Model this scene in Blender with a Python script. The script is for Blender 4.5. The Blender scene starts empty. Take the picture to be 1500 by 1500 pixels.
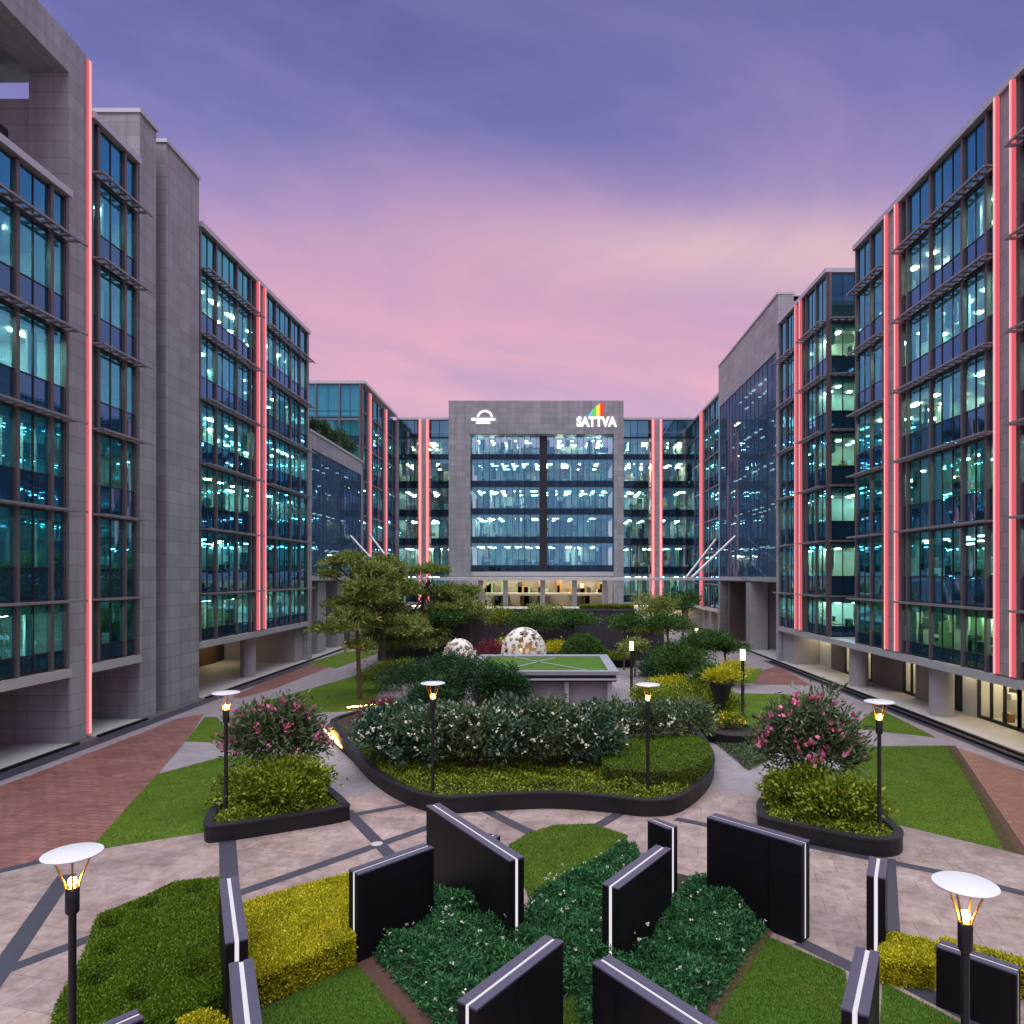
import bpy, bmesh, math, random
import numpy as np
from mathutils import Vector, Matrix

R = math.radians
rng = np.random.default_rng(7)
random.seed(7)
scene = bpy.context.scene
COL = scene.collection

# ------------------------------------------------------------------ camera
FOC = 1000.0            # focal length in pixels of the 1500 px photograph (24 mm shift lens)
VX, VY = 805.0, 842.0   # vanishing point of the courtyard axis
CAMZ = 7.8

def G(px, py, z=0.0):
    """Ground position of a photographed point that lies at height z."""
    Y = FOC * (CAMZ - z) / (py - VY)
    return ((px - VX) * Y / FOC, Y, z)

def GP(pts, z=0.0):
    return [G(a, b, z) for a, b in pts]

cam_d = bpy.data.cameras.new('camera')
cam = bpy.data.objects.new('camera', cam_d)
COL.objects.link(cam)
cam.location = (0, 0, CAMZ)
cam.rotation_euler = (R(90), 0, 0)
cam_d.sensor_width = 36
cam_d.lens = 36 * FOC / 1500
cam_d.shift_x = -(VX - 750) / 1500
cam_d.shift_y = (VY - 750) / 1500
cam_d.clip_end = 5000
scene.camera = cam

# ------------------------------------------------------------------ node helpers
class NT:
    def __init__(s, tree):
        s.t = tree
    def n(s, typ, **kw):
        nd = s.t.nodes.new(typ)
        for k, v in kw.items():
            if k.startswith('i_'):
                key = k[2:]
                key = int(key) if key.isdigit() else key.replace('__', ' ')
                sock = nd.inputs[key]
                if hasattr(v, 'is_output'):
                    s.t.links.new(v, sock)
                else:
                    sock.default_value = v
            else:
                setattr(nd, k, v)
        return nd
    def l(s, a, b):
        s.t.links.new(a, b)
    def math(s, op, a, b=0.0, clamp=False):
        nd = s.t.nodes.new('ShaderNodeMath'); nd.operation = op; nd.use_clamp = clamp
        for i, v in enumerate((a, b)):
            if hasattr(v, 'is_output'): s.t.links.new(v, nd.inputs[i])
            else: nd.inputs[i].default_value = v
        return nd.outputs[0]
    def mix(s, f, a, b, typ='MIX'):
        nd = s.t.nodes.new('ShaderNodeMix'); nd.data_type = 'RGBA'; nd.blend_type = typ
        for i, v in ((0, f), (6, a), (7, b)):
            if hasattr(v, 'is_output'): s.t.links.new(v, nd.inputs[i])
            else: nd.inputs[i].default_value = v if i == 0 else (tuple(v) + (1,))[:4]
        return nd.outputs[2]
    def ramp(s, fac, stops, interp='LINEAR'):
        nd = s.t.nodes.new('ShaderNodeValToRGB')
        cr = nd.color_ramp; cr.interpolation = interp
        while len(cr.elements) < len(stops): cr.elements.new(0.5)
        for e, (p, c) in zip(cr.elements, stops):
            e.position = p; e.color = (tuple(c) + (1,))[:4]
        s.t.links.new(fac, nd.inputs[0])
        return nd.outputs[0]

def srgb(r, g, b):
    f = lambda c: (c / 255 / 12.92) if c / 255 <= 0.04045 else ((c / 255 + 0.055) / 1.055) ** 2.4
    return (f(r), f(g), f(b))

def mat_base(name):
    m = bpy.data.materials.new(name); m.use_nodes = True
    t = NT(m.node_tree)
    p = m.node_tree.nodes['Principled BSDF']
    return m, t, p

def mat_plain(name, col, rough=0.6, metal=0.0, var=0.15, scale=3.0, bump=0.0, spec=0.5):
    m, t, p = mat_base(name)
    geo = t.n('ShaderNodeNewGeometry')
    nz = t.n('ShaderNodeTexNoise', i_Scale=scale, i_Detail=6.0, i_Roughness=0.65)
    t.l(geo.outputs['Position'], nz.inputs['Vector'])
    d = tuple(c * (1 - var) for c in col); b = tuple(min(1, c * (1 + var)) for c in col)
    c = t.mix(nz.outputs[0], d, b)
    t.l(c, p.inputs['Base Color'])
    p.inputs['Roughness'].default_value = rough
    p.inputs['Metallic'].default_value = metal
    p.inputs['Specular IOR Level'].default_value = spec
    if bump:
        bp = t.n('ShaderNodeBump', i_Strength=bump, i_Distance=0.02)
        nz2 = t.n('ShaderNodeTexNoise', i_Scale=scale * 12, i_Detail=4.0)
        t.l(geo.outputs['Position'], nz2.inputs['Vector'])
        t.l(nz2.outputs[0], bp.inputs['Height']); t.l(bp.outputs[0], p.inputs['Normal'])
    return m

def mat_emit(name, col, strength):
    m = bpy.data.materials.new(name); m.use_nodes = True
    t = NT(m.node_tree); m.node_tree.nodes.clear()
    e = t.n('ShaderNodeEmission', i_Color=tuple(col) + (1,), i_Strength=strength)
    o = t.n('ShaderNodeOutputMaterial'); t.l(e.outputs[0], o.inputs[0])
    return m

def wall_uv(t):
    """(along the wall, height) of any vertical face, in metres."""
    geo = t.n('ShaderNodeNewGeometry')
    sp = t.n('ShaderNodeSeparateXYZ'); t.l(geo.outputs['Position'], sp.inputs[0])
    sn = t.n('ShaderNodeSeparateXYZ'); t.l(geo.outputs['True Normal'], sn.inputs[0])
    ax = t.math('GREATER_THAN', t.math('ABSOLUTE', sn.outputs[0]), 0.6)
    u = t.math('ADD', t.math('MULTIPLY', sp.outputs[1], ax), t.math('MULTIPLY', sp.outputs[0], t.math('SUBTRACT', 1.0, ax)))
    cb = t.n('ShaderNodeCombineXYZ'); t.l(u, cb.inputs[0]); t.l(sp.outputs[2], cb.inputs[1])
    return cb.outputs[0], geo

def mat_cladding(name, col, w=1.2, h=0.75, rough=0.55):
    m, t, p = mat_base(name)
    uv, geo = wall_uv(t)
    br = t.n('ShaderNodeTexBrick', i_Scale=1.0, i_Mortar__Size=0.012, i_Mortar__Smooth=0.1, i_Bias=0.0, i_Brick__Width=w, i_Row__Height=h)
    br.offset = 0.0
    t.l(uv, br.inputs['Vector'])
    br.inputs['Color1'].default_value = tuple(c * 0.9 for c in col) + (1,)
    br.inputs['Color2'].default_value = tuple(min(1, c * 1.13) for c in col) + (1,)
    br.inputs['Mortar'].default_value = tuple(c * 0.5 for c in col) + (1,)
    nz = t.n('ShaderNodeTexNoise', i_Scale=0.35, i_Detail=8.0, i_Roughness=0.7)
    t.l(geo.outputs['Position'], nz.inputs['Vector'])
    c = t.mix(0.45, br.outputs[0], t.ramp(nz.outputs[0], [(0.3, (0.55, 0.54, 0.54)), (0.7, (1, 1, 1))]), 'MULTIPLY')
    mp = t.n('ShaderNodeMapping'); t.l(geo.outputs['Position'], mp.inputs['Vector']); mp.inputs['Scale'].default_value = (1.6, 1.6, .07)
    ns = t.n('ShaderNodeTexNoise', i_Scale=1.5, i_Detail=5.0); t.l(mp.outputs[0], ns.inputs['Vector'])
    c = t.mix(0.4, c, t.ramp(ns.outputs[0], [(0.35, (0.62, 0.6, 0.6)), (0.55, (1, 1, 1))]), 'MULTIPLY')
    t.l(c, p.inputs['Base Color']); p.inputs['Roughness'].default_value = rough
    bp = t.n('ShaderNodeBump', i_Strength=0.3, i_Distance=0.01)
    t.l(t.math('SUBTRACT', 1.0, br.outputs['Fac']), bp.inputs['Height']); t.l(bp.outputs[0], p.inputs['Normal'])
    return m

def mat_paving(name, cols, w, h, rough, mortar, offset=0.5, rot=0.0, stain=0.4, mort_size=0.008):
    m, t, p = mat_base(name)
    geo = t.n('ShaderNodeNewGeometry')
    mp = t.n('ShaderNodeMapping'); t.l(geo.outputs['Position'], mp.inputs['Vector'])
    mp.inputs['Rotation'].default_value = (0, 0, rot)
    br = t.n('ShaderNodeTexBrick', i_Scale=1.0, i_Mortar__Size=mort_size, i_Mortar__Smooth=0.2, i_Bias=0.0, i_Brick__Width=w, i_Row__Height=h)
    br.offset = offset
    t.l(mp.outputs[0], br.inputs['Vector'])
    br.inputs['Color1'].default_value = tuple(cols[0]) + (1,)
    br.inputs['Color2'].default_value = tuple(cols[1]) + (1,)
    br.inputs['Mortar'].default_value = tuple(mortar) + (1,)
    nz = t.n('ShaderNodeTexNoise', i_Scale=0.55, i_Detail=9.0, i_Roughness=0.72)
    t.l(geo.outputs['Position'], nz.inputs['Vector'])
    nz3 = t.n('ShaderNodeTexNoise', i_Scale=2.6, i_Detail=9.0, i_Roughness=0.75)
    t.l(geo.outputs['Position'], nz3.inputs['Vector'])
    c = t.mix(stain, br.outputs[0], t.ramp(nz.outputs[0], [(0.34, (0.5, 0.45, 0.45)), (0.6, (1, 1, 1))]), 'MULTIPLY')
    c = t.mix(stain, c, t.ramp(nz3.outputs[0], [(0.36, (0.55, 0.42, 0.38)), (0.6, (1, 1, 1))]), 'MULTIPLY')
    t.l(c, p.inputs['Base Color'])
    t.l(t.ramp(nz.outputs[0], [(0.3, (rough * .8,) * 3), (0.7, (min(1, rough * 1.25),) * 3)]), p.inputs['Roughness'])
    bp = t.n('ShaderNodeBump', i_Strength=0.35, i_Distance=0.008)
    hgt = t.math('ADD', t.math('MULTIPLY', t.math('SUBTRACT', 1.0, br.outputs['Fac']), 0.7), t.math('MULTIPLY', nz3.outputs[0], 0.4))
    t.l(hgt, bp.inputs['Height']); t.l(bp.outputs[0], p.inputs['Normal'])
    return m

def mat_leaf(name, dark, mid, light, rough=0.5, transl=0.25):
    m, t, p = mat_base(name)
    geo = t.n('ShaderNodeNewGeometry')
    c = t.ramp(geo.outputs['Random Per Island'], [(0.0, dark), (0.55, mid), (1.0, light)])
    nz = t.n('ShaderNodeTexNoise', i_Scale=1.6, i_Detail=3.0)
    t.l(geo.outputs['Position'], nz.inputs['Vector'])
    c = t.mix(0.5, c, t.ramp(nz.outputs[0], [(0.35, (0.65, 0.7, 0.65)), (0.65, (1.2, 1.15, 1.0))]), 'MULTIPLY')
    t.l(c, p.inputs['Base Color']); p.inputs['Roughness'].default_value = rough
    p.inputs['Specular IOR Level'].default_value = 0.35
    tr = t.n('ShaderNodeBsdfTranslucent'); t.l(c, tr.inputs[0])
    mx = t.n('ShaderNodeMixShader', i_Fac=transl); t.l(p.outputs[0], mx.inputs[1]); t.l(tr.outputs[0], mx.inputs[2])
    t.l(mx.outputs[0], m.node_tree.nodes['Material Output'].inputs[0])
    return m

def mat_grass(name, a, b):
    m, t, p = mat_base(name)
    geo = t.n('ShaderNodeNewGeometry')
    n1 = t.n('ShaderNodeTexNoise', i_Scale=0.6, i_Detail=5.0, i_Roughness=0.6)
    n2 = t.n('ShaderNodeTexNoise', i_Scale=14.0, i_Detail=6.0, i_Roughness=0.75)
    for n_ in (n1, n2): t.l(geo.outputs['Position'], n_.inputs['Vector'])
    f = t.math('ADD', t.math('MULTIPLY', n1.outputs[0], 0.55), t.math('MULTIPLY', n2.outputs[0], 0.45))
    wn = t.n('ShaderNodeTexNoise', i_Scale=0.28, i_Detail=7.0, i_Roughness=0.7); t.l(geo.outputs['Position'], wn.inputs['Vector'])
    wear = t.ramp(wn.outputs[0], [(0.56, (0, 0, 0)), (0.72, (.55, .55, .55))])
    t.l(t.mix(wear, t.ramp(f, [(0.33, a), (0.66, b)]), (0.15, 0.13, 0.03)), p.inputs['Base Color'])
    p.inputs['Roughness'].default_value = 0.85; p.inputs['Specular IOR Level'].default_value = 0.15
    bp = t.n('ShaderNodeBump', i_Strength=0.8, i_Distance=0.03)
    n3 = t.n('ShaderNodeTexNoise', i_Scale=45.0, i_Detail=3.0)
    t.l(geo.outputs['Position'], n3.inputs['Vector'])
    t.l(n3.outputs[0], bp.inputs['Height']); t.l(bp.outputs[0], p.inputs['Normal'])
    return m

def mat_glass(name, tint, refl, base=0.17, graze=0.85, dark=False, frit=None):
    """Coated facade glass: a tinted see-through part and a bluish mirror part that grows at grazing angles."""
    m = bpy.data.materials.new(name); m.use_nodes = True
    t = NT(m.node_tree); m.node_tree.nodes.clear()
    o = t.n('ShaderNodeOutputMaterial')
    geo = t.n('ShaderNodeNewGeometry')
    lw = t.n('ShaderNodeLayerWeight', i_Blend=0.5)
    f = t.math('POWER', lw.outputs['Facing'], 2.0)
    f = t.math('ADD', t.math('MULTIPLY', f, graze), base, True)
    rnd = t.math('MULTIPLY', t.math('SUBTRACT', geo.outputs['Random Per Island'], 0.5), 0.10)
    f = t.math('ADD', f, rnd, True)
    gl = t.n('ShaderNodeBsdfGlossy', i_Color=tuple(refl) + (1,), i_Roughness=0.015)
    nz = t.n('ShaderNodeTexNoise', i_Scale=0.5, i_Detail=1.0)
    t.l(geo.outputs['Position'], nz.inputs['Vector'])
    bp = t.n('ShaderNodeBump', i_Strength=0.06, i_Distance=0.05)
    t.l(nz.outputs[0], bp.inputs['Height']); t.l(bp.outputs[0], gl.inputs['Normal'])
    if dark:
        tr = t.n('ShaderNodeBsdfDiffuse', i_Color=tuple(tint) + (1,))
    else:
        tr = t.n('ShaderNodeBsdfTransparent', i_Color=tuple(tint) + (1,))
    if frit:
        df = t.n('ShaderNodeBsdfDiffuse', i_Color=tuple(frit) + (1,))
        m2 = t.n('ShaderNodeMixShader', i_Fac=0.7); t.l(tr.outputs[0], m2.inputs[1]); t.l(df.outputs[0], m2.inputs[2]); tr = m2
    mx = t.n('ShaderNodeMixShader'); t.l(f, mx.inputs[0]); t.l(tr.outputs[0], mx.inputs[1]); t.l(gl.outputs[0], mx.inputs[2])
    t.l(mx.outputs[0], o.inputs[0])
    return m

M = {}
M['clad'] = mat_cladding('grey_cladding', (0.315, 0.322, 0.345))
M['clad_light'] = mat_cladding('pale_cladding', (0.37, 0.365, 0.39), 1.5, 0.6)
M['coping'] = mat_plain('pale_metal_coping', (0.5, 0.5, 0.53), 0.4, 0.3, 0.08)
M['mullion'] = mat_plain('bronze_grey_mullion', (0.13, 0.105, 0.11), 0.45, 0.2, 0.1)
M['frame'] = mat_plain('dark_window_frame', (0.018, 0.02, 0.026), 0.4, 0.2, 0.1)
M['shade'] = mat_plain('sunshade_metal', (0.25, 0.24, 0.26), 0.42, 0.3, 0.1)
M['concrete'] = mat_plain('grey_concrete', (0.33, 0.315, 0.33), 0.75, 0, 0.18, 1.2, 0.15)
M['pale_conc'] = mat_plain('pale_floor_stone', (0.42, 0.4, 0.38), 0.6, 0, 0.12, 0.8)
M['glass'] = mat_glass('facade_glass', (0.36, 0.90, 0.96), (0.17, 0.74, 1.0), 0.30, 0.75)
M['glass_green'] = mat_glass('greenish_facade_glass', (0.5, 0.95, 0.84), (0.18, 0.7, 1.0), 0.26, 0.75)
M['glass_front'] = mat_glass('front_facade_glass', (0.6, 0.95, 0.95), (0.22, 0.7, 1.0), 0.42, 0.5)
M['glass_side'] = mat_glass('facade_glass_deep', (0.40, 0.85, 0.85), (0.2, 0.62, 0.95), 0.2, 0.8)
M['spandrel'] = mat_glass('spandrel_glass', (0.015, 0.045, 0.075), (0.22, 0.52, 0.92), 0.18, 0.8, True)
M['spandrel_dark'] = mat_glass('dark_spandrel_glass', (0.006, 0.016, 0.026), (0.2, 0.5, 0.75), 0.09, 0.5, True)
M['screen'] = mat_glass('blue_screen_glass', (0.3, 0.42, 0.5), (0.24, 0.38, 0.62), 0.06, 0.4, frit=(0.06, 0.115, 0.19))
M['led_red'] = mat_emit('red_light_strip', (1.0, 0.42, 0.43), 0.98)
M['led_edge'] = mat_emit('red_light_edge', (1.0, 0.15, 0.2), 0.72)
M['led_white'] = mat_emit('white_light_channel', (0.95, 0.9, 1.0), 0.82)
M['led_warm'] = mat_emit('warm_step_light', (1.0, 0.5, 0.14), 60.0)
M['bulb'] = mat_emit('amber_bulb', (1.0, 0.42, 0.06), 130.0)
M['brass'] = mat_plain('brass_strut', (0.45, 0.28, 0.1), 0.35, 0.6, 0.05)
M['lantern'] = mat_emit('lantern_glow', (1.0, 0.72, 0.42), 4.5)
M['office_light'] = mat_emit('office_ceiling_light', (0.82, 1.0, 0.86), 7.0)
M['office_light_dim'] = mat_emit('dim_ceiling_light', (0.7, 1.0, 0.92), 2.0)
M['screen_light'] = mat_emit('screen_hall_light', (0.75, 1.0, 0.95), 5.0)
M['office_warm'] = mat_emit('warm_office_light', (1.0, 0.92, 0.62), 55.0)
M['shop_light'] = mat_emit('shop_ceiling_light', (1.0, 0.82, 0.5), 11.0)
M['lobby_light'] = mat_emit('lobby_ceiling_light', (1.0, 0.8, 0.5), 8.0)
M['sign_white'] = mat_emit('sign_white_light', (1.0, 1.0, 1.0), 1.3)
M['sign_blue'] = mat_emit('sign_blue_light', (0.2, 0.7, 0.9), 0.9)
M['sign_green'] = mat_emit('sign_green_light', (0.15, 0.75, 0.12), 0.9)
M['sign_yellow'] = mat_emit('sign_yellow_light', (1.0, 0.75, 0.12), 1.0)
M['sign_red'] = mat_emit('sign_red_light', (1.0, 0.06, 0.04), 1.0)
M['int_wall'] = mat_plain('office_wall_paint', (0.5, 0.5, 0.46), 0.8, 0, 0.3, 0.5)
M['int_white'] = mat_plain('office_white_paint', (0.75, 0.75, 0.7), 0.8, 0, 0.1, 0.5)
M['int_dark'] = mat_plain('office_dark_screen', (0.03, 0.035, 0.04), 0.6, 0, 0.3)
M['int_wood'] = mat_plain('office_wood', (0.3, 0.17, 0.07), 0.6, 0, 0.2)
M['int_green'] = mat_plain('office_green_panel', (0.2, 0.33, 0.2), 0.7, 0, 0.3)
M['carpet'] = mat_plain('office_carpet', (0.1, 0.1, 0.11), 0.9, 0, 0.2)
M['ceiling'] = mat_plain('office_ceiling_tile', (0.62, 0.62, 0.6), 0.9, 0, 0.06)
M['brown'] = mat_plain('brown_timber_wall', (0.13, 0.065, 0.035), 0.6, 0, 0.25, 2.0)
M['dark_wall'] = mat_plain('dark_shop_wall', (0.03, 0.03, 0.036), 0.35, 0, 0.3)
M['taupe'] = mat_plain('taupe_wall', (0.22, 0.16, 0.15), 0.7, 0, 0.12)
M['screen_bar'] = mat_plain('blue_grey_bar', (0.035, 0.05, 0.08), 0.5, 0, 0.1)
M['rim'] = mat_plain('grey_rim_metal', (0.27, 0.27, 0.3), 0.5, 0.2, 0.1)
M['stone_wall'] = mat_plain('pinkish_stone_wall', (0.3, 0.22, 0.2), 0.6, 0, 0.15)
M['granite'] = mat_cladding('black_granite', (0.0065, 0.006, 0.0085), 1.15, 1.4, 0.5)
M['granite'].node_tree.nodes['Principled BSDF'].inputs['Specular IOR Level'].default_value = 0.18
M['granite_top'] = mat_plain('granite_cap', (0.062, 0.056, 0.092), 0.45, 0, 0.2, 9.0)
M['band'] = mat_plain('dark_granite_band', (0.04, 0.037, 0.054), 0.55, 0, 0.3, 4.0)
M['planter'] = mat_plain('charcoal_stone_planter', (0.012, 0.011, 0.013), 0.5, 0, 0.35, 4.0, 0.1, 0.3)
M['planter_cap'] = mat_plain('planter_cap_stone', (0.02, 0.018, 0.022), 0.45, 0, 0.3, 4.0, 0, 0.3)
M['soil'] = mat_plain('brown_soil', (0.075, 0.035, 0.022), 0.95, 0, 0.5, 7.0, 0.7)
M['mulch'] = mat_plain('dark_planting_soil', (0.03, 0.02, 0.012), 0.95, 0, 0.5, 7.0, 0.7)
M['stone'] = mat_paving('pink_beige_stone', ((0.42, 0.325, 0.295), (0.33, 0.265, 0.25)), 1.2, 0.8, 0.5, (0.22, 0.175, 0.17), 0.5, R(14), 0.75, 0.01)
M['brick'] = mat_paving('red_brick_paving', ((0.235, 0.1, 0.082), (0.31, 0.14, 0.115)), 0.5, 0.25, 0.42, (0.09, 0.05, 0.055), 0.5, R(8), 0.5, 0.016)
M['path'] = mat_paving('grey_path_paving', ((0.31, 0.275, 0.3), (0.27, 0.24, 0.265)), 0.4, 0.4, 0.6, (0.28, 0.25, 0.27), 0.5, R(30), 0.4)
M['earth'] = mat_plain('ground_earth', (0.1, 0.09, 0.08), 0.9, 0, 0.3, 0.4)
M['lawn'] = mat_grass('lawn_turf', (0.05, 0.1, 0.007), (0.12, 0.19, 0.018))
M['lawn2'] = mat_grass('lawn_turf_bright', (0.04, 0.1, 0.009), (0.08, 0.17, 0.02))
M['blade'] = mat_leaf('grass_blade', (0.05, 0.1, 0.006), (0.09, 0.165, 0.012), (0.16, 0.24, 0.026), 0.6, 0.3)
M['hedge'] = mat_leaf('clipped_green_leaf', (0.055, 0.11, 0.003), (0.1, 0.18, 0.007), (0.17, 0.26, 0.016))
M['yellow'] = mat_leaf('golden_leaf', (0.29, 0.29, 0.006), (0.5, 0.47, 0.012), (0.7, 0.63, 0.04))
M['lime'] = mat_leaf('lime_leaf', (0.05, 0.09, 0.005), (0.16, 0.23, 0.012), (0.38, 0.43, 0.035))
M['deep'] = mat_leaf('deep_green_leaf', (0.008, 0.055, 0.015), (0.025, 0.13, 0.04), (0.08, 0.25, 0.085))
M['shrub'] = mat_leaf('shrub_leaf', (0.025, 0.055, 0.018), (0.08, 0.13, 0.055), (0.22, 0.28, 0.15))
M['blue'] = mat_leaf('bluish_shrub_leaf', (0.014, 0.045, 0.02), (0.05, 0.11, 0.06), (0.16, 0.25, 0.17))
M['pine'] = mat_leaf('pine_needle', (0.07, 0.115, 0.02), (0.18, 0.24, 0.05), (0.42, 0.46, 0.12))
M['tree'] = mat_leaf('tree_leaf', (0.02, 0.06, 0.008), (0.04, 0.11, 0.015), (0.1, 0.2, 0.03))
M['juniper'] = mat_leaf('juniper_leaf', (0.008, 0.035, 0.014), (0.02, 0.075, 0.026), (0.06, 0.16, 0.05))
M['red_leaf'] = mat_leaf('red_leaf', (0.1, 0.01, 0.02), (0.2, 0.02, 0.04), (0.3, 0.05, 0.06))
M['pink'] = mat_leaf('pink_petal', (0.55, 0.06, 0.2), (0.75, 0.16, 0.36), (0.85, 0.4, 0.55), 0.6, 0.3)
M['white_petal'] = mat_leaf('white_petal', (0.6, 0.6, 0.5), (0.75, 0.75, 0.66), (0.85, 0.85, 0.8), 0.6, 0.2)
M['yellow_petal'] = mat_leaf('yellow_petal', (0.6, 0.35, 0.01), (0.75, 0.5, 0.02), (0.8, 0.6, 0.1), 0.6, 0.2)
M['bark'] = mat_plain('brown_bark', (0.09, 0.06, 0.045), 0.9, 0, 0.4, 8.0, 0.6)
M['black_metal'] = mat_plain('black_painted_metal', (0.012, 0.012, 0.014), 0.4, 0.2, 0.2)
M['lamp_white'] = mat_plain('white_lamp_disc', (0.58, 0.58, 0.6), 0.4, 0, 0.04)
M['steel'] = mat_plain('pale_steel', (0.55, 0.55, 0.58), 0.4, 0.4, 0.06)
M['white_stone'] = mat_plain('white_shell_stone', (0.7, 0.64, 0.58), 0.6, 0, 0.12, 3.0)
M['shell_in'] = mat_emit('amber_shell_glow', (1.0, 0.5, 0.14), 0.35)
M['water_wall'] = mat_cladding('charcoal_wall_stone', (0.045, 0.042, 0.055), 0.5, 1.6, 0.35)
M['medallion'] = mat_plain('white_paver', (0.42, 0.4, 0.38), 0.5, 0, 0.1)

# ------------------------------------------------------------------ mesh helpers
class Fr:
    """Wall frame: u along the wall, v outwards from it, z up."""
    def __init__(s, o, ud, vd):
        s.o, s.ud, s.vd = np.array(o, float), np.array(ud, float), np.array(vd, float)
    def __call__(s, u, v, z):
        p = s.o + s.ud * u + s.vd * v
        return (p[0], p[1], z)
WORLD = Fr((0, 0), (1, 0), (0, 1))

class MB:
    def __init__(s, F=WORLD):
        s.v, s.f, s.m, s.F = [], [], [], F
    def box(s, u0, u1, v0, v1, z0, z1, mi=0):
        b = len(s.v)
        for z in (z0, z1):
            for u, v in ((u0, v0), (u1, v0), (u1, v1), (u0, v1)):
                s.v.append(s.F(u, v, z))
        for q in ((0, 3, 2, 1), (4, 5, 6, 7), (0, 1, 5, 4), (1, 2, 6, 5), (2, 3, 7, 6), (3, 0, 4, 7)):
            s.f.append(tuple(b + i for i in q)); s.m.append(mi)
        return s
    def quad(s, pts, mi=0):
        b = len(s.v); s.v += [tuple(p) for p in pts]; s.f.append(tuple(range(b, b + len(pts)))); s.m.append(mi)
        return s
    def prism(s, pts, z0, z1, mi=0, mtop=None):
        b = len(s.v); n = len(pts)
        s.v += [(p[0], p[1], z0) for p in pts] + [(p[0], p[1], z1) for p in pts]
        s.f.append(tuple(range(b + n - 1, b - 1, -1))); s.m.append(mi)
        s.f.append(tuple(range(b + n, b + 2 * n))); s.m.append(mi if mtop is None else mtop)
        for i in range(n):
            j = (i + 1) % n
            s.f.append((b + i, b + j, b + n + j, b + n + i)); s.m.append(mi)
        return s
    def tube(s, pts, rads, seg=10, mi=0, cap=True):
        pts = [Vector(p) for p in pts]
        if not hasattr(rads, '__len__'): rads = [rads] * len(pts)
        b = len(s.v)
        for i, p in enumerate(pts):
            d = (pts[min(i + 1, len(pts) - 1)] - pts[max(i - 1, 0)]).normalized()
            a = d.orthogonal().normalized() if abs(d.z) < 0.99 else Vector((1, 0, 0))
            c = d.cross(a).normalized(); a = c.cross(d).normalized()
            for k in range(seg):
                t = 2 * math.pi * k / seg
                s.v.append(tuple(p + (a * math.cos(t) + c * math.sin(t)) * rads[i]))
        for i in range(len(pts) - 1):
            for k in range(seg):
                k2 = (k + 1) % seg
                s.f.append((b + i * seg + k, b + i * seg + k2, b + (i + 1) * seg + k2, b + (i + 1) * seg + k)); s.m.append(mi)
        if cap:
            s.f.append(tuple(b + k for k in range(seg - 1, -1, -1))); s.m.append(mi)
            e = b + (len(pts) - 1) * seg
            s.f.append(tuple(e + k for k in range(seg))); s.m.append(mi)
        return s
    def lathe(s, prof, seg=24, c=(0, 0, 0), mi=0):
        return s.tube_z([(c[0], c[1], c[2] + z) for r, z in prof], [r for r, z in prof], seg, mi)
    def tube_z(s, pts, rads, seg, mi):
        b = len(s.v)
        for p, r in zip(pts, rads):
            for k in range(seg):
                t = 2 * math.pi * k / seg
                s.v.append((p[0] + r * math.cos(t), p[1] + r * math.sin(t), p[2]))
        for i in range(len(pts) - 1):
            for k in range(seg):
                k2 = (k + 1) % seg
                s.f.append((b + i * seg + k, b + i * seg + k2, b + (i + 1) * seg + k2, b + (i + 1) * seg + k)); s.m.append(mi)
        s.f.append(tuple(b + k for k in range(seg - 1, -1, -1))); s.m.append(mi)
        e = b + (len(pts) - 1) * seg
        s.f.append(tuple(e + k for k in range(seg))); s.m.append(mi)
        return s
    def build(s, name, mats, parent=None, smooth=False, recalc=True, bevel=0.0):
        me = bpy.data.meshes.new(name)
        me.from_pydata(s.v, [], s.f)
        if not isinstance(mats, (list, tuple)): mats = [mats]
        for m in mats: me.materials.append(m)
        if len(mats) > 1: me.polygons.foreach_set('material_index', s.m)
        if recalc:
            bm = bmesh.new(); bm.from_mesh(me); bmesh.ops.recalc_face_normals(bm, faces=bm.faces)
            if bevel: bmesh.ops.bevel(bm, geom=bm.edges[:], offset=bevel, segments=2, affect='EDGES')
            bm.to_mesh(me); bm.free()
        if smooth:
            me.polygons.foreach_set('use_smooth', [True] * len(me.polygons))
            me.set_sharp_from_angle(angle=R(40))
        me.update()
        return link(name, me, parent)

def link(name, me, parent=None):
    o = bpy.data.objects.new(name, me); COL.objects.link(o)
    if parent is not None: adopt(o, parent)
    return o

def adopt(o, parent):
    """Parent a mesh whose vertices are in world coordinates."""
    o.parent = parent
    if parent.type == 'EMPTY':
        o.matrix_parent_inverse = Matrix.Translation(-Vector(parent.location))

def tag(o, label=None, cat=None, group=None, kind=None):
    if label: o['label'] = label
    if cat: o['category'] = cat
    if group: o['group'] = group
    if kind: o['kind'] = kind
    return o

def thing(name, label, cat, loc=(0, 0, 0), group=None):
    o = bpy.data.objects.new(name, None); COL.objects.link(o)
    o.location = loc; o.empty_display_size = 0.3
    return tag(o, label, cat, group)

def dup(root, loc, label=None):
    r = root.copy(); COL.objects.link(r); r.location = loc
    if label: r['label'] = label
    for ch in list(root.children):
        c = ch.copy(); COL.objects.link(c); c.parent = r
        for g in list(ch.children):
            d = g.copy(); COL.objects.link(d); d.parent = c
    return r

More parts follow.
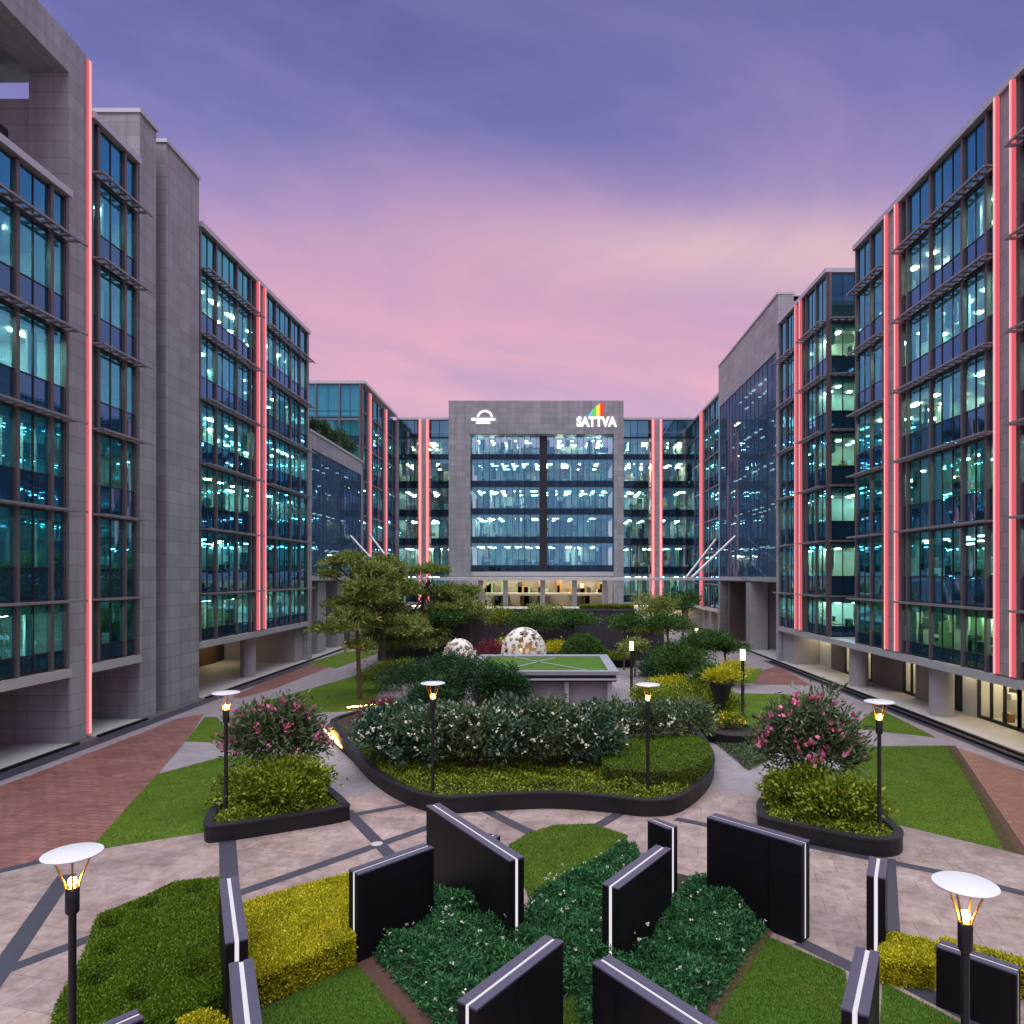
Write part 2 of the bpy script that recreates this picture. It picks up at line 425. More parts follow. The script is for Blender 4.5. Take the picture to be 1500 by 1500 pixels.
def fast_mesh(name, V, nper, mats, midx=None):
    """Mesh of separate polygons with nper corners each, from an array of corners."""
    V = np.asarray(V, np.float32).reshape(-1, 3); n = len(V) // nper
    me = bpy.data.meshes.new(name)
    me.vertices.add(len(V)); me.vertices.foreach_set('co', V.ravel())
    me.loops.add(len(V)); me.loops.foreach_set('vertex_index', np.arange(len(V), dtype=np.int32))
    me.polygons.add(n); me.polygons.foreach_set('loop_start', np.arange(0, len(V), nper, dtype=np.int32))
    if not isinstance(mats, (list, tuple)): mats = [mats]
    for m in mats: me.materials.append(m)
    if midx is not None: me.polygons.foreach_set('material_index', np.asarray(midx, np.int32))
    me.update(calc_edges=True); me.validate()
    return me

def unit(v): return v / np.maximum(np.linalg.norm(v, axis=-1, keepdims=True), 1e-9)

def leaves(P, D, L, W, jitter=0.6, fold=0.0):
    """Diamond leaves at points P pointing along D (with jitter); L, W lengths and widths."""
    n = len(P)
    d = unit(D + rng.normal(0, jitter, (n, 3)))
    r = unit(rng.normal(0, 1, (n, 3)))
    s = unit(np.cross(d, r))
    L = (L * rng.uniform(0.6, 1.25, n))[:, None]; W = (W * rng.uniform(0.7, 1.2, n))[:, None]
    a = P; b = P + d * L * 0.5 + s * W * 0.5; c = P + d * L; e = P + d * L * 0.5 - s * W * 0.5
    return np.stack([a, b, c, e], 1).reshape(-1, 3)

def inside(pts, poly):
    x, y = pts[:, 0], pts[:, 1]; r = np.zeros(len(pts), bool); n = len(poly)
    for i in range(n):
        x1, y1 = poly[i][:2]; x2, y2 = poly[(i + 1) % n][:2]
        c = ((y1 > y) != (y2 > y)) & (x < (x2 - x1) * (y - y1) / ((y2 - y1) if y2 != y1 else 1e-9) + x1)
        r ^= c
    return r

def scatter(poly, n):
    p = np.array([q[:2] for q in poly]); lo, hi = p.min(0), p.max(0)
    out = np.zeros((0, 2))
    while len(out) < n:
        q = rng.uniform(lo, hi, (n * 2, 2)); out = np.vstack([out, q[inside(q, p)]])
    return out[:n]

def area(poly):
    p = np.array([q[:2] for q in poly]); x, y = p[:, 0], p[:, 1]
    return 0.5 * abs(np.dot(x, np.roll(y, -1)) - np.dot(y, np.roll(x, -1)))

def edge_dist(pts, poly):
    d = np.full(len(pts), 1e9); n = len(poly)
    for i in range(n):
        a = np.array(poly[i][:2]); b = np.array(poly[(i + 1) % n][:2]); ab = b - a
        t = np.clip(((pts - a) @ ab) / max(ab @ ab, 1e-9), 0, 1)
        d = np.minimum(d, np.linalg.norm(pts - (a + t[:, None] * ab), axis=1))
    return d

def smooth_loop(pts, k=6):
    out = []; n = len(pts); P = [np.array(p, float) for p in pts]
    for i in range(n):
        p0, p1, p2, p3 = P[i - 1], P[i], P[(i + 1) % n], P[(i + 2) % n]
        for j in range(k):
            t = j / k
            out.append(tuple(0.5 * ((2 * p1) + (-p0 + p2) * t + (2 * p0 - 5 * p1 + 4 * p2 - p3) * t * t + (-p0 + 3 * p1 - 3 * p2 + p3) * t ** 3)))
    return out

def orient_ccw(poly):
    p = np.array([q[:2] for q in poly]); x, y = p[:, 0], p[:, 1]
    s = np.dot(x, np.roll(y, -1)) - np.dot(y, np.roll(x, -1))
    return poly if s > 0 else poly[::-1]

def inset(poly, d):
    poly = orient_ccw(poly); n = len(poly); out = []
    for i in range(n):
        a, b, c = (np.array(poly[j % n][:2]) for j in (i - 1, i, i + 1))
        t = unit(unit(b - a) + unit(c - b)); nn = np.array([-t[1], t[0]])
        out.append(tuple(b + nn * d))
    return out

def sheet(name, poly, z, mat, kind='structure'):
    poly = orient_ccw(poly)
    me = bpy.data.meshes.new(name)
    me.from_pydata([(p[0], p[1], z) for p in poly], [], [tuple(range(len(poly)))])
    me.materials.append(mat); me.update()
    o = link(name, me)
    return tag(o, kind=kind)

# ------------------------------------------------------------------ world and sun
w = bpy.data.worlds.new('World'); scene.world = w; w.use_nodes = True
t = NT(w.node_tree); w.node_tree.nodes.clear()
tc = t.n('ShaderNodeTexCoord')
sp = t.n('ShaderNodeSeparateXYZ'); t.l(tc.outputs['Generated'], sp.inputs[0])
dz = sp.outputs[2]
el = t.ramp(dz, [(0.0, srgb(200, 172, 200)), (0.15, srgb(202, 168, 196)), (0.25, srgb(196, 162, 200)), (0.35, srgb(172, 150, 198)),
                 (0.45, srgb(138, 131, 190)), (0.54, srgb(105, 107, 174)), (0.64, srgb(77, 84, 148)), (1.0, srgb(120, 122, 185))])
# cloud layer on a plane high overhead
den = t.math('MAXIMUM', t.math('ADD', dz, 0.12), 0.05)
cu = t.math('DIVIDE', sp.outputs[0], den); cv = t.math('DIVIDE', sp.outputs[1], den)
cb = t.n('ShaderNodeCombineXYZ'); t.l(cu, cb.inputs[0]); t.l(cv, cb.inputs[1])
az = R(62)
su = t.math('ADD', t.math('MULTIPLY', cu, math.sin(az)), t.math('MULTIPLY', cv, math.cos(az)))
sv = t.math('SUBTRACT', t.math('MULTIPLY', cu, math.cos(az)), t.math('MULTIPLY', cv, math.sin(az)))
mp = t.n('ShaderNodeCombineXYZ'); t.l(t.math('MULTIPLY', su, 0.72), mp.inputs[0]); t.l(t.math('MULTIPLY', sv, 1.1), mp.inputs[1])
n1 = t.n('ShaderNodeTexNoise', i_Scale=1.15, i_Detail=9.0, i_Roughness=0.55, i_Distortion=0.9); t.l(mp.outputs[0], n1.inputs['Vector'])
n2 = t.n('ShaderNodeTexNoise', i_Scale=0.45, i_Detail=3.0, i_Roughness=0.5); t.l(mp.outputs[0], n2.inputs['Vector'])
cl = t.math('MULTIPLY', t.ramp(n1.outputs[0], [(0.38, (0, 0, 0)), (0.66, (1, 1, 1))]), t.ramp(n2.outputs[0], [(0.35, (.25, .25, .25)), (0.6, (1, 1, 1))]))
low = t.n('ShaderNodeMapRange', i_1=0.62, i_2=0.2); t.l(dz, low.inputs[0])
pinkc = t.ramp(dz, [(0.12, srgb(232, 182, 192)), (0.24, srgb(244, 180, 186)), (0.34, srgb(236, 168, 186)), (0.44, srgb(186, 148, 192)), (0.6, srgb(132, 122, 184))])
sky = t.mix(t.math('MULTIPLY', cl, 0.65), el, pinkc)
dk = t.ramp(t.math('ADD', t.math('MULTIPLY', n2.outputs[0], .5), t.math('MULTIPLY', n1.outputs[0], .5)), [(0.36, (0.84, 0.87, 0.95)), (0.58, (1.05, 1.02, 1.0))])
sky = t.mix(0.8, sky, dk, 'MULTIPLY')
# broad pink afterglow over the far end of the courtyard, with a peach core to the right
fy = t.math('MAXIMUM', sp.outputs[1], 0.05)
sx_, sz_ = t.math('DIVIDE', sp.outputs[0], fy), t.math('DIVIDE', dz, fy)
front_ = t.math('GREATER_THAN', sp.outputs[1], 0.05)
wob = t.ramp(n1.outputs[0], [(0.32, (.45, .45, .45)), (0.62, (1, 1, 1))])
for cx_, cz_, ax_, az_, amt, colr_ in ((0.12, 0.43, 2.6, 55.0, 0.66, srgb(236, 172, 186)), (0.36, 0.47, 9.0, 300.0, 0.85, srgb(242, 206, 196)), (-0.05, 0.33, 3.0, 160.0, 0.22, srgb(236, 170, 188))):
    a1, a2 = t.math('SUBTRACT', sx_, cx_), t.math('SUBTRACT', sz_, cz_)
    gd = t.math('ADD', t.math('MULTIPLY', t.math('MULTIPLY', a1, a1), ax_), t.math('MULTIPLY', t.math('MULTIPLY', a2, a2), az_))
    gl = t.math('MULTIPLY', t.math('MULTIPLY', t.math('POWER', 2.718, t.math('MULTIPLY', gd, -1.0)), wob), front_)
    sky = t.mix(t.math('MULTIPLY', gl, amt), sky, colr_)
sky = t.mix(0.1, sky, (0.3, 0.29, 0.33))
# added fill light: sky dome brightened overhead, above what the camera sees
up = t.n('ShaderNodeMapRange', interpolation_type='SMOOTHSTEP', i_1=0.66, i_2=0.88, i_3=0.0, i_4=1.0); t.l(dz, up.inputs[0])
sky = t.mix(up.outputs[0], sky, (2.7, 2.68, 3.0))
nish = t.n('ShaderNodeTexSky', sky_type='NISHITA', sun_disc=False, sun_elevation=R(4), sun_rotation=R(0))
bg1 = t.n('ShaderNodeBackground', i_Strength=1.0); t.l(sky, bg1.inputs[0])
bg2 = t.n('ShaderNodeBackground', i_Strength=0.004); t.l(nish.outputs[0], bg2.inputs[0])
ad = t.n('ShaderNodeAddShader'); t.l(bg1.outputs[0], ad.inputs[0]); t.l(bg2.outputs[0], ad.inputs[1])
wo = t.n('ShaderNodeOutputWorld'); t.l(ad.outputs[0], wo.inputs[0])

sl = bpy.data.lights.new('sun', 'SUN'); sl.energy = 1.3; sl.angle = R(60); sl.color = (1.0, 0.95, 0.96)
so = bpy.data.objects.new('sun', sl); COL.objects.link(so); so.location = (0, -20, 60)
so.rotation_euler = (R(38), 0, R(-12))     # soft sky light from above and behind the viewer

scene.view_settings.view_transform = 'Standard'
scene.view_settings.look = 'None'
scene.view_settings.exposure = 0.12
scene.view_settings.gamma = 1.0
scene.render.engine = 'CYCLES'
scene.cycles.use_denoising = True
scene.cycles.max_bounces = 8
scene.cycles.transparent_max_bounces = 12
scene.cycles.diffuse_bounces = 3
scene.cycles.glossy_bounces = 3
scene.cycles.sample_clamp_indirect = 4.0
scene.cycles.caustics_reflective = False
scene.cycles.caustics_refractive = False

# ------------------------------------------------------------------ buildings
XL, XR, YC = -22.2, 20.9, 98.0
FL = Fr((XL, 0), (0, 1), (1, 0))      # left fronts: u = Y, outwards = +X
FR = Fr((XR, 0), (0, 1), (-1, 0))     # right fronts: u = Y, outwards = -X
FC = Fr((0, YC), (1, 0), (0, -1))     # far front: u = X, outwards = towards the viewer
M['office_light'].node_tree.nodes['Emission'].inputs[1].default_value = 48.0
M['office_light_dim'].node_tree.nodes['Emission'].inputs[1].default_value = 13.0
LEV_L = [3.55, 6.6, 10.72, 14.84, 18.96, 23.08, 27.2, 29.8]
LEV_R = [3.15, 6.2, 10.32, 14.44, 18.56, 22.68, 26.8, 29.8]

def window(root, F, u0, u1, z0, z1, glass, sill=0.36, low='spandrel', cols=None, top_dark=0.0):
    """One window: see-through panes over a dark spandrel pane, in a thin frame."""
    n = cols or max(1, int(round((u1 - u0) / 1.15)))
    fw = 0.055
    g, fr = MB(F), MB(F)
    zs = z0 + (z1 - z0) * sill
    rows = [(z0, zs, 1), (zs, z1, 0)] if sill > 0 else [(z0, z1, 0)]
    for k in range(n):
        a, b = u0 + (u1 - u0) * k / n, u0 + (u1 - u0) * (k + 1) / n
        for za, zb, mi in rows:
            j = rng.normal(0, 0.0035, 4)
            g.quad([F(a, j[0], za), F(b, j[1], za), F(b, j[2], zb), F(a, j[3], zb)], mi)
    wdw = g.build('window', [M[glass], M[low]], root, recalc=False)
    for k in range(n + 1):
        a = u0 + (u1 - u0) * k / n
        fr.box(a - fw / 2, a + fw / 2, -0.04, 0.035, z0, z1)
    for z in ([z0 + .04, zs, z1 - .05] if sill > 0 else [z0 + .04, z1 - .05]):
        fr.box(u0, u1, -0.03, 0.032, z - fw / 2, z + fw / 2)
    f = fr.build('frame', M['frame'], None, recalc=False)
    f.parent = wdw
    return wdw

def sunshade(root, F, u0, u1, z, out=0.75, ext=0.0):
    """Projecting ledge of two rails with slanting blades between."""
    m = MB(F)
    m.box(u0 - .05, u1 + ext, out - .09, out, z - .05, z + .05)
    m.box(u0, u1, .16, .24, z - .05, z + .05)
    n = max(1, int((u1 - u0) / 0.55))
    for k in range(n + 1):
        a = u0 + (u1 - u0) * k / max(1, n)
        m.box(a - .11, a + .11, .24, out - .1, z - .03, z + .03)
    return m.build('sunshade', M['shade'], root, recalc=False)

def office(root, F, U0, U1, levels, depth=7.5, lit=0.8, top_lit=False, seed=1, light='office_light', busy=1.0, by_floor={}, dim='office_light_dim'):
    rs = random.Random(seed)
    n = len(levels) - 1
    bw = MB(F); u = U0
    for i in range(n):
        u = U0
        while u < U1 - .01:
            e = min(U1, u + rs.uniform(1.5, 4))
            bw.box(u, e, -depth - .2, -depth + rs.choice((0, .02, .05)), levels[i] - .2, levels[i + 1] - .2, rs.choice((0, 0, 1, 1, 2, 2, 3, 4)))
            u = e
    bw.build('interior_wall', [M['int_wall'], M['int_white'], M['int_dark'], M['int_wood'], M['int_green']], root, recalc=False)
    for i in range(n):
        z0, z1 = levels[i], levels[i + 1]
        s = MB(F)
        s.box(U0, U1, -depth, -.14, z0 - .06, z0 + .14, 0)
        s.box(U0, U1, -depth, -.14, z0 - (.5 if i else .27), z0 - .061, 1)
        s.build('floor_slab', [M['carpet'], M['ceiling']], root, recalc=False)
        if i == n - 1 and not top_lit: continue
        lm, ld, lw_ = MB(F), MB(F), MB(F); warm = rs.random() < .4
        u = U0 + .8
        fl_ = by_floor.get(i, lit)
        on = rs.random() < fl_
        while u < U1 - 1.2:
            if rs.random() < .38:
                on = rs.random() < fl_; warm = rs.random() < .38
            for v in (-1.1, -2.6, -4.3, -6.1):
                if rs.random() < .8:
                    tgt = (lw_ if warm else lm) if on else ld
                    w_ = rs.choice((.3, .45, .9))
                    tgt.box(u, u + w_, v - .13, v + .13, z1 - .58, z1 - .505)
            u += rs.choice((1.5, 1.5, 1.9, 2.4))
        if lm.v: lm.build('ceiling_light', M[light], root, recalc=False)['kind'] = 'stuff'
        if lw_.v: lw_.build('warm_ceiling_light', M['office_warm' if light == 'office_light' else light], root, recalc=False)['kind'] = 'stuff'
        if ld.v: ld.build('dim_ceiling_light', M[dim], root, recalc=False)['kind'] = 'stuff'
        f = MB(F); u = U0 + .3
        while u < U1 - .8:
            k = rs.random(); h = z1 - z0
            if k < .22:      # blind or white column near the glass
                w_ = rs.uniform(.35, 1.1); f.box(u, min(U1 - .1, u + w_), -.62, -.5, z1 - .5 - h * rs.choice((.25, .45, .7, .88)), z1 - .5, rs.choice((0, 0, 5, 6)))
            elif k < .42:    # tall cabinet
                w_ = rs.uniform(.8, 2.2); v = -rs.uniform(2, 5.5); f.box(u, min(U1, u + w_), v - .5, v, z0 + .14, z0 + rs.uniform(1.4, 2.6), rs.choice((0, 2, 3, 4, 5)))
            elif k < .58:    # cross partition
                v0 = -rs.uniform(1.2, 3); f.box(u, u + .12, -depth, v0, z0 + .14, z1 - .5, rs.choice((0, 1, 4)))
            elif k < .66:    # structural column
                f.box(u, u + .7, -1.6, -.9, z0 + .14, z1 - .5, rs.choice((0, 1, 5)))
            else:            # desk with screens and chairs
                w_ = rs.uniform(1.2, 2.4); v = -rs.uniform(.9, 4.5)
                f.box(u, min(U1, u + w_), v - .8, v, z0 + .84, z0 + .9, rs.choice((0, 3)))
                for q in range(rs.randint(1, 3)):
                    a = u + rs.uniform(0, w_ - .5); f.box(a, a + .55, v - .45, v - .4, z0 + 1.0, z0 + 1.42, 2)
                    f.box(a, a + .5, v + .1, v + .5, z0 + .14, z0 + 1.25, rs.choice((2, 4, 0)))
            u += rs.uniform(.5, 1.5) / busy
        for q in range(int((U1 - U0) * 2.2 * busy)):      # chairs, screens, people-high clutter, notices, plants
            a = rs.uniform(U0 + .1, U1 - .8); v = -rs.uniform(.5, 6); w_ = rs.uniform(.12, .75); hh = rs.choice((rs.uniform(.9, 1.35), rs.uniform(1.4, 2.1), rs.uniform(.4, .9)))
            zz = z0 + .14 + (rs.uniform(.8, 1.9) if rs.random() < .3 else 0)
            f.box(a, a + w_, v - rs.uniform(.05, .5), v, zz, min(zz + hh, z1 - .55), rs.choice((0, 0, 1, 2, 2, 2, 3, 4)))
        fo = f.build('office_furniture', [M['int_white'], M['int_wall'], M['int_dark'], M['int_wood'], M['int_green'], M['ceiling'], M['steel']], root, recalc=False)
        fo['kind'] = 'stuff'

def skin(root, F, segs, levels, shade=True, glass='glass', mull=.18, cols=None, ext=0.0):
    for seg in segs:
        for a, b in zip(seg[:-1], seg[1:]):
            for i in range(len(levels) - 1):
                window(root, F, a, b, levels[i] + .06, levels[i + 1] - .06, glass, .25 if i == 0 else (.05 if i == len(levels) - 2 else .36), cols=cols)
        for u in seg:
            MB(F).box(u - mull / 2, u + mull / 2, -.06, .14, levels[0], levels[-1]).build('mullion', M['mullion'], root, recalc=False)
        for z in levels[1:-1]:
            if shade: sunshade(root, F, seg[0], seg[-1], z, ext=ext)
            else: MB(F).box(seg[0], seg[-1], -.02, .1, z - .08, z + .08).build('transom', M['shade'], root, recalc=False)
        if shade:
            for z in levels[1:-1]:
                MB(F).box(seg[0], seg[-1], -.05, .06, z - .16, z - .075).build('transom', M['frame'], root, recalc=False)

def light_strip(root, F, u, z0, z1, v=.2, w=.2):
    m = MB(F).box(u - w * .3, u + w * .3, v, v + .2, z0, z1, 0)
    m.box(u - w / 2, u - w * .301, v, v + .17, z0, z1, 1).box(u + w * .301, u + w / 2, v, v + .17, z0, z1, 1)
    return m.build('light_strip', [M['led_red'], M['led_edge']], root, recalc=False)

def pilaster(root, F, a, b, z0, z1):
    MB(F).box(a + .11, b - .11, -.1, .17, z0, z1).build('pilaster', M['clad'], root, recalc=False)
    light_strip(root, F, a, z0 + .05, z1 - .05); light_strip(root, F, b, z0 + .05, z1 - .05)
    s = MB(F)
    for u in (a, b): s.box(u - .105, u + .105, -.1, .195, z0, z1)
    s.build('pilaster_edge', M['clad'], root, recalc=False)

def coping(root, F, a, b, z, depth=9, lip=.3):
    MB(F).box(a, b, -depth, lip, z, z + .32).build('roof', M['coping'], root, recalc=False)

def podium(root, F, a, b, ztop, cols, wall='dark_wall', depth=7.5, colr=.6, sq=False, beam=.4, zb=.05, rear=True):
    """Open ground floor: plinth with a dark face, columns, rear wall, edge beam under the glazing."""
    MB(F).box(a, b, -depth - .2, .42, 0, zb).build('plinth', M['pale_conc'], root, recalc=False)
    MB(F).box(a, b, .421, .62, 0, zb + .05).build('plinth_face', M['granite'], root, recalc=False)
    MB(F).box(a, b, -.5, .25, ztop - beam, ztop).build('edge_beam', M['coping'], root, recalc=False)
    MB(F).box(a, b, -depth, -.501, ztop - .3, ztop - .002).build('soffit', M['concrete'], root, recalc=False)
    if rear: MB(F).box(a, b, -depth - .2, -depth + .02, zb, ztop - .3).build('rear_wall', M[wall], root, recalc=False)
    for u in cols:
        p = F(u, -.75, zb)
        if sq: MB(F).box(u - colr, u + colr, -1.6, -.1, zb, ztop - beam).build('column', M['concrete'], root, recalc=False)
        else: MB().lathe([(colr, 0), (colr, ztop - beam - zb + .1)], 28, p).build('column', M['concrete'], root, True)

# ---- near left office with its tall open portal
b = thing('office_building', 'nearest left glass office with a tall grey open-topped portal and one red light strip', 'office building', (-26, 28, 0), 'office blocks round the courtyard')
LVN = LEV_L[:6] + [25.1]
office(b, FL, 18.0, 31.35, LVN, seed=3, lit=.85, by_floor={0: 1.0, 1: .1, 2: 1.0})
office(b, FL, 32.75, 36.75, LEV_L, seed=4, lit=.85, by_floor={0: 1.0, 1: .1, 2: 1.0})
skin(b, FL, [[18.0, 20.2, 22.3, 24.4, 26.4, 28.35, 30.3, 31.25]], LVN, ext=.5)
skin(b, FL, [[32.95, 33.45, 35.55, 36.55]], LEV_L, ext=.4)
coping(b, FL, 18, 31.38, 25.12, 3.0); coping(b, FL, 32.86, 36.7, 29.82, 3.0)
# portal: pier, beam, soffit, end wall with an opening to the sky
p = MB(FL)
p.box(31.4, 32.6, -1.75, .1, 0, 30.9); p.box(31.4, 32.6, -9.5, -1.752, 0, 29.7)
p.box(31.4, 32.6, -9.5, -1.752, 31.3, 32.5)
p.build('portal_pier', M['clad'], b, recalc=False)
p = MB(FL); p.box(16, 32.6, -1.75, .1, 30.901, 32.6); p.box(16, 31.398, -9.5, -1.752, 31.6, 32.4)
p.build('portal_beam', M['clad'], b, recalc=False)
light_strip(b, FL, 32.7, .2, 32.4, .02, .24)
MB(FL).box(32.61, 32.9, -3, .015, 0, 29.8).build('pier_return', M['clad'], b, recalc=False)
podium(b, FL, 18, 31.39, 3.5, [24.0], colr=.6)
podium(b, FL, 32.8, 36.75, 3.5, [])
d = MB(FL).box(29.6, 30.4, -2.3, -1.9, 25.6, 27.6).build('terrace_door', M['frame'], b, recalc=False)

# ---- grey stair tower of two shafts
b = thing('stair_tower', 'windowless grey panelled tower of two shafts with a dark slot between, left of courtyard', 'tower', (-24, 40, 0))
for a, c, zt in ((36.8, 38.35, 32.7), (39.35, 43.05, 32.7)):
    MB(FL).box(a, c, -3.4, .1, 0, zt).build('shaft', M['clad'], b, recalc=False)
    MB(FL).box(a - .08, c + .08, -3.5, .2, zt + .002, zt + .22).build('shaft_cap', M['coping'], b, recalc=False)
MB(FL).box(38.352, 39.348, -3.0, -.9, 0, 32.0).build('slot_wall', M['clad'], b, recalc=False)
for z in (6.6, 10.7, 14.8, 18.9):
    MB(FL).box(38.5, 39.2, -.899, -.86, z + .4, z + 2.6).build('slot_window', M['spandrel_dark'], b, recalc=False)

# ---- second left office
b = thing('office_building', 'left glass office with twin red light strips between grey tower and blue screen block', 'office building', (-26, 52, 0), 'office blocks round the courtyard')
office(b, FL, 43.1, 62.3, LEV_L, seed=11, lit=.85, by_floor={0: 1.0, 1: .3})
skin(b, FL, [[43.2, 45.3, 48.3, 50.5, 51.15], [52.7, 55.1, 58.3, 60.5, 62.2]], LEV_L, ext=.35)
pilaster(b, FL, 51.35, 52.5, 3.6, 29.9)
coping(b, FL, 43.1, 62.6, 29.82)
MB(FL).box(62.31, 62.6, -9, .15, 0, 29.8).build('end_wall', M['clad_light'], b, recalc=False)
podium(b, FL, 43.1, 62.3, 3.55, [52.0], colr=.55)
MB(FL).box(56.5, 60.3, -7.4, -7.2, .05, 3.2).build('timber_wall', M['brown'], b, recalc=False)
MB(FL).box(57.2, 59.8, -6.9, -6.3, 3.0, 3.2).build('soffit_light', M['lobby_light'], b, recalc=False)
MB(FL).box(60.3, 62.3, -4.5, -.3, .05, 3.2).build('cross_wall', M['concrete'], b, recalc=False)

def screen_block(F, y0, y1, ztop, zs0, zs1, label, seed, levels, side, panels):
    b = thing('screen_block', label, 'link block', (F(0, 0, 0)[0] + (-3 if side < 0 else 3), (y0 + y1) / 2, 0))
    fr = MB(F)
    fr.box(y0, y0 + .55, -1.2, .2, 0, ztop); fr.box(y1 - .55, y1, -1.2, .2, 0, ztop)
    fr.box(y0 + .552, y1 - .552, -1.2, .2, zs1, ztop); fr.box(y0 + .552, y1 - .552, -1.2, .2, zs0 - .45, zs0)
    fr.build('surround', M['clad_light'], b, recalc=False)
    office(b, F, y0 + .6, y1 - .6, levels, seed=seed, lit=1.0, top_lit=True, light='screen_light', dim='screen_light', busy=.7)
    n = panels; ys = [y0 + .552 + (y1 - y0 - 1.104) * k / n for k in range(n + 1)]
    for k in range(n):
        for i in range(len(levels) - 1):
            g = MB(F); w_ = (ys[k + 1] - ys[k]) / 3
            for q in range(3):
                a = ys[k] + w_ * q
                j = rng.normal(0, .003, 4)
                g.quad([F(a, .12 + j[0], max(levels[i], zs0)), F(a + w_, .12 + j[1], max(levels[i], zs0)), F(a + w_, .12 + j[2], min(levels[i + 1], zs1)), F(a, .12 + j[3], min(levels[i + 1], zs1))])
            pane = g.build('screen_pane', M['screen'], b, recalc=False)
    m = MB(F)
    for k in range(n * 3 + 1):
        u = ys[0] + (ys[-1] - ys[0]) * k / (n * 3); m.box(u - .02, u + .02, .13, .16, zs0, zs1)
    m.build('screen_bar', M['screen_bar'], b, recalc=False)['kind'] = 'stuff'
    MB(F).box(y0, y1, -9, -1.21, ztop - .6, ztop - .1).build('roof', M['concrete'], b, recalc=False)
    MB(F).box(y0 - .05, y1 + .05, -1.3, .3, ztop + .002, ztop + .2).build('coping', M['coping'], b, recalc=False)
    MB(F).box(y0 + .56, y1 - .56, -9, -.9, zs0 - .6, zs0 - .452).build('soffit', M['concrete'], b, recalc=False)
    MB(F).box(y0, y1, -9.2, .42, 0, .05).build('plinth', M['pale_conc'], b, recalc=False)
    MB(F).box(y0, y1, .421, .62, 0, .1).build('plinth_face', M['granite'], b, recalc=False)
    MB(F).box(y0, y1, -9.3, -9.0, .05, zs0 - .6).build('rear_wall', M['brown'], b, recalc=False)
    return b

b = screen_block(FL, 62.62, 80.4, 21.0, 7.7, 19.5, 'low grey block framing a dark blue glass screen, roof garden on top, left side', 21, [7.7, 10.9, 14.4, 17.3, 19.5], -1, 5)
MB(FL).box(66.8, 69.3, -5, -.5, .05, 7.1).build('cross_wall', M['concrete'], b, recalc=False)
MB(FL).box(73.0, 75.5, -5, -.5, .05, 7.1).build('cross_wall', M['concrete'], b, recalc=False)

b = screen_block(FR, 61.8, 83.6, 33.2, 7.6, 28.2, 'tall grey block with a big dark blue glass screen under a blank parapet, right side', 22, [7.6, 11.2, 15.3, 19.4, 23.5, 28.2], 1, 5)
MB(FR).box(70.4, 71.4, -1.6, .2, .05, 7.0).build('column', M['concrete'], b, recalc=False)
MB(FR).box(71.402, 72.0, -7.0, .2, .05, 7.0).build('cross_wall', M['concrete'], b, recalc=False)
MB(FR).box(80.4, 81.0, -8.0, -.3, .05, 7.0).build('cross_wall', M['taupe'], b, recalc=False)
MB(FR).box(61.8, 62.4, -9.0, -1.21, .05, 33.0).build('end_wall', M['clad_light'], b, recalc=False)

# ---- far left office (its front and its end face over the roof garden)
b = thing('office_building', 'far left glass office with thin red strips, end face above the roof garden', 'office building', (-26, 89, 0), 'office blocks round the courtyard')
office(b, FL, 81.0, 97.6, LEV_L, seed=31, lit=.7)
skin(b, FL, [[80.9, 82.6], [83.4, 85.6, 88.0, 90.6], [91.4, 93.6, 96.0, 97.9]], LEV_L, shade=False)
for a in (83.0, 91.0):
    MB(FL).box(a - .35, a + .35, -.1, .3, 3.6, 29.9).build('pilaster', M['clad'], b, recalc=False)
    light_strip(b, FL, a - .2, 3.6, 29.8, .31, .2); light_strip(b, FL, a + .25, 3.6, 29.8, .31, .2)
FE = Fr((0, 80.75), (1, 0), (0, -1))
skin(b, FE, [[-36.0, -33.2, -30.4, -27.6, -24.8, -22.4]], [18.96, 23.08, 26.2, 30.4], shade=False)
MB(FE).box(-36, -22.3, -.6, -.3, 18.5, 30.3).build('end_wall', M['int_wall'], b, recalc=False)
MB().box(-36, -21.8, 80.6, 97.9, 30.41, 30.75).build('roof', M['coping'], b, recalc=False)
podium(b, FL, 80.9, 97.6, 3.55, [84, 90, 95], colr=.5, wall='taupe')

# ---- right office, near part and the recessed part beyond the notch
b = thing('office_building', 'nearest right glass office with two pairs of red light strips above round columns', 'office building', (26, 34, 0), 'office blocks round the courtyard')
office(b, FR, 18.0, 46.3, LEV_R, seed=41, lit=.85, by_floor={0: 1.0, 1: .3})
skin(b, FR, [[18.0, 21, 24, 27, 29.6, 30.2], [31.75, 32.5, 34.4, 37.3, 39.7, 40.35], [42.0, 42.6, 44.2, 46.3]], LEV_R, ext=.1, glass='glass_green')
pilaster(b, FR, 30.4, 31.5, 3.2, 29.85); pilaster(b, FR, 40.6, 41.8, 3.2, 29.85)
coping(b, FR, 18, 46.45, 29.82)
podium(b, FR, 18, 51.0, 3.15, [29.2, 37.7, 47.8], colr=.62, rear=False)
FN = Fr((0, 46.45), (1, 0), (0, 1))
MB().box(XR + .1, XR + 9, 46.31, 46.5, 3.2, 29.8).build('end_wall', M['spandrel_dark'], b, recalc=False)
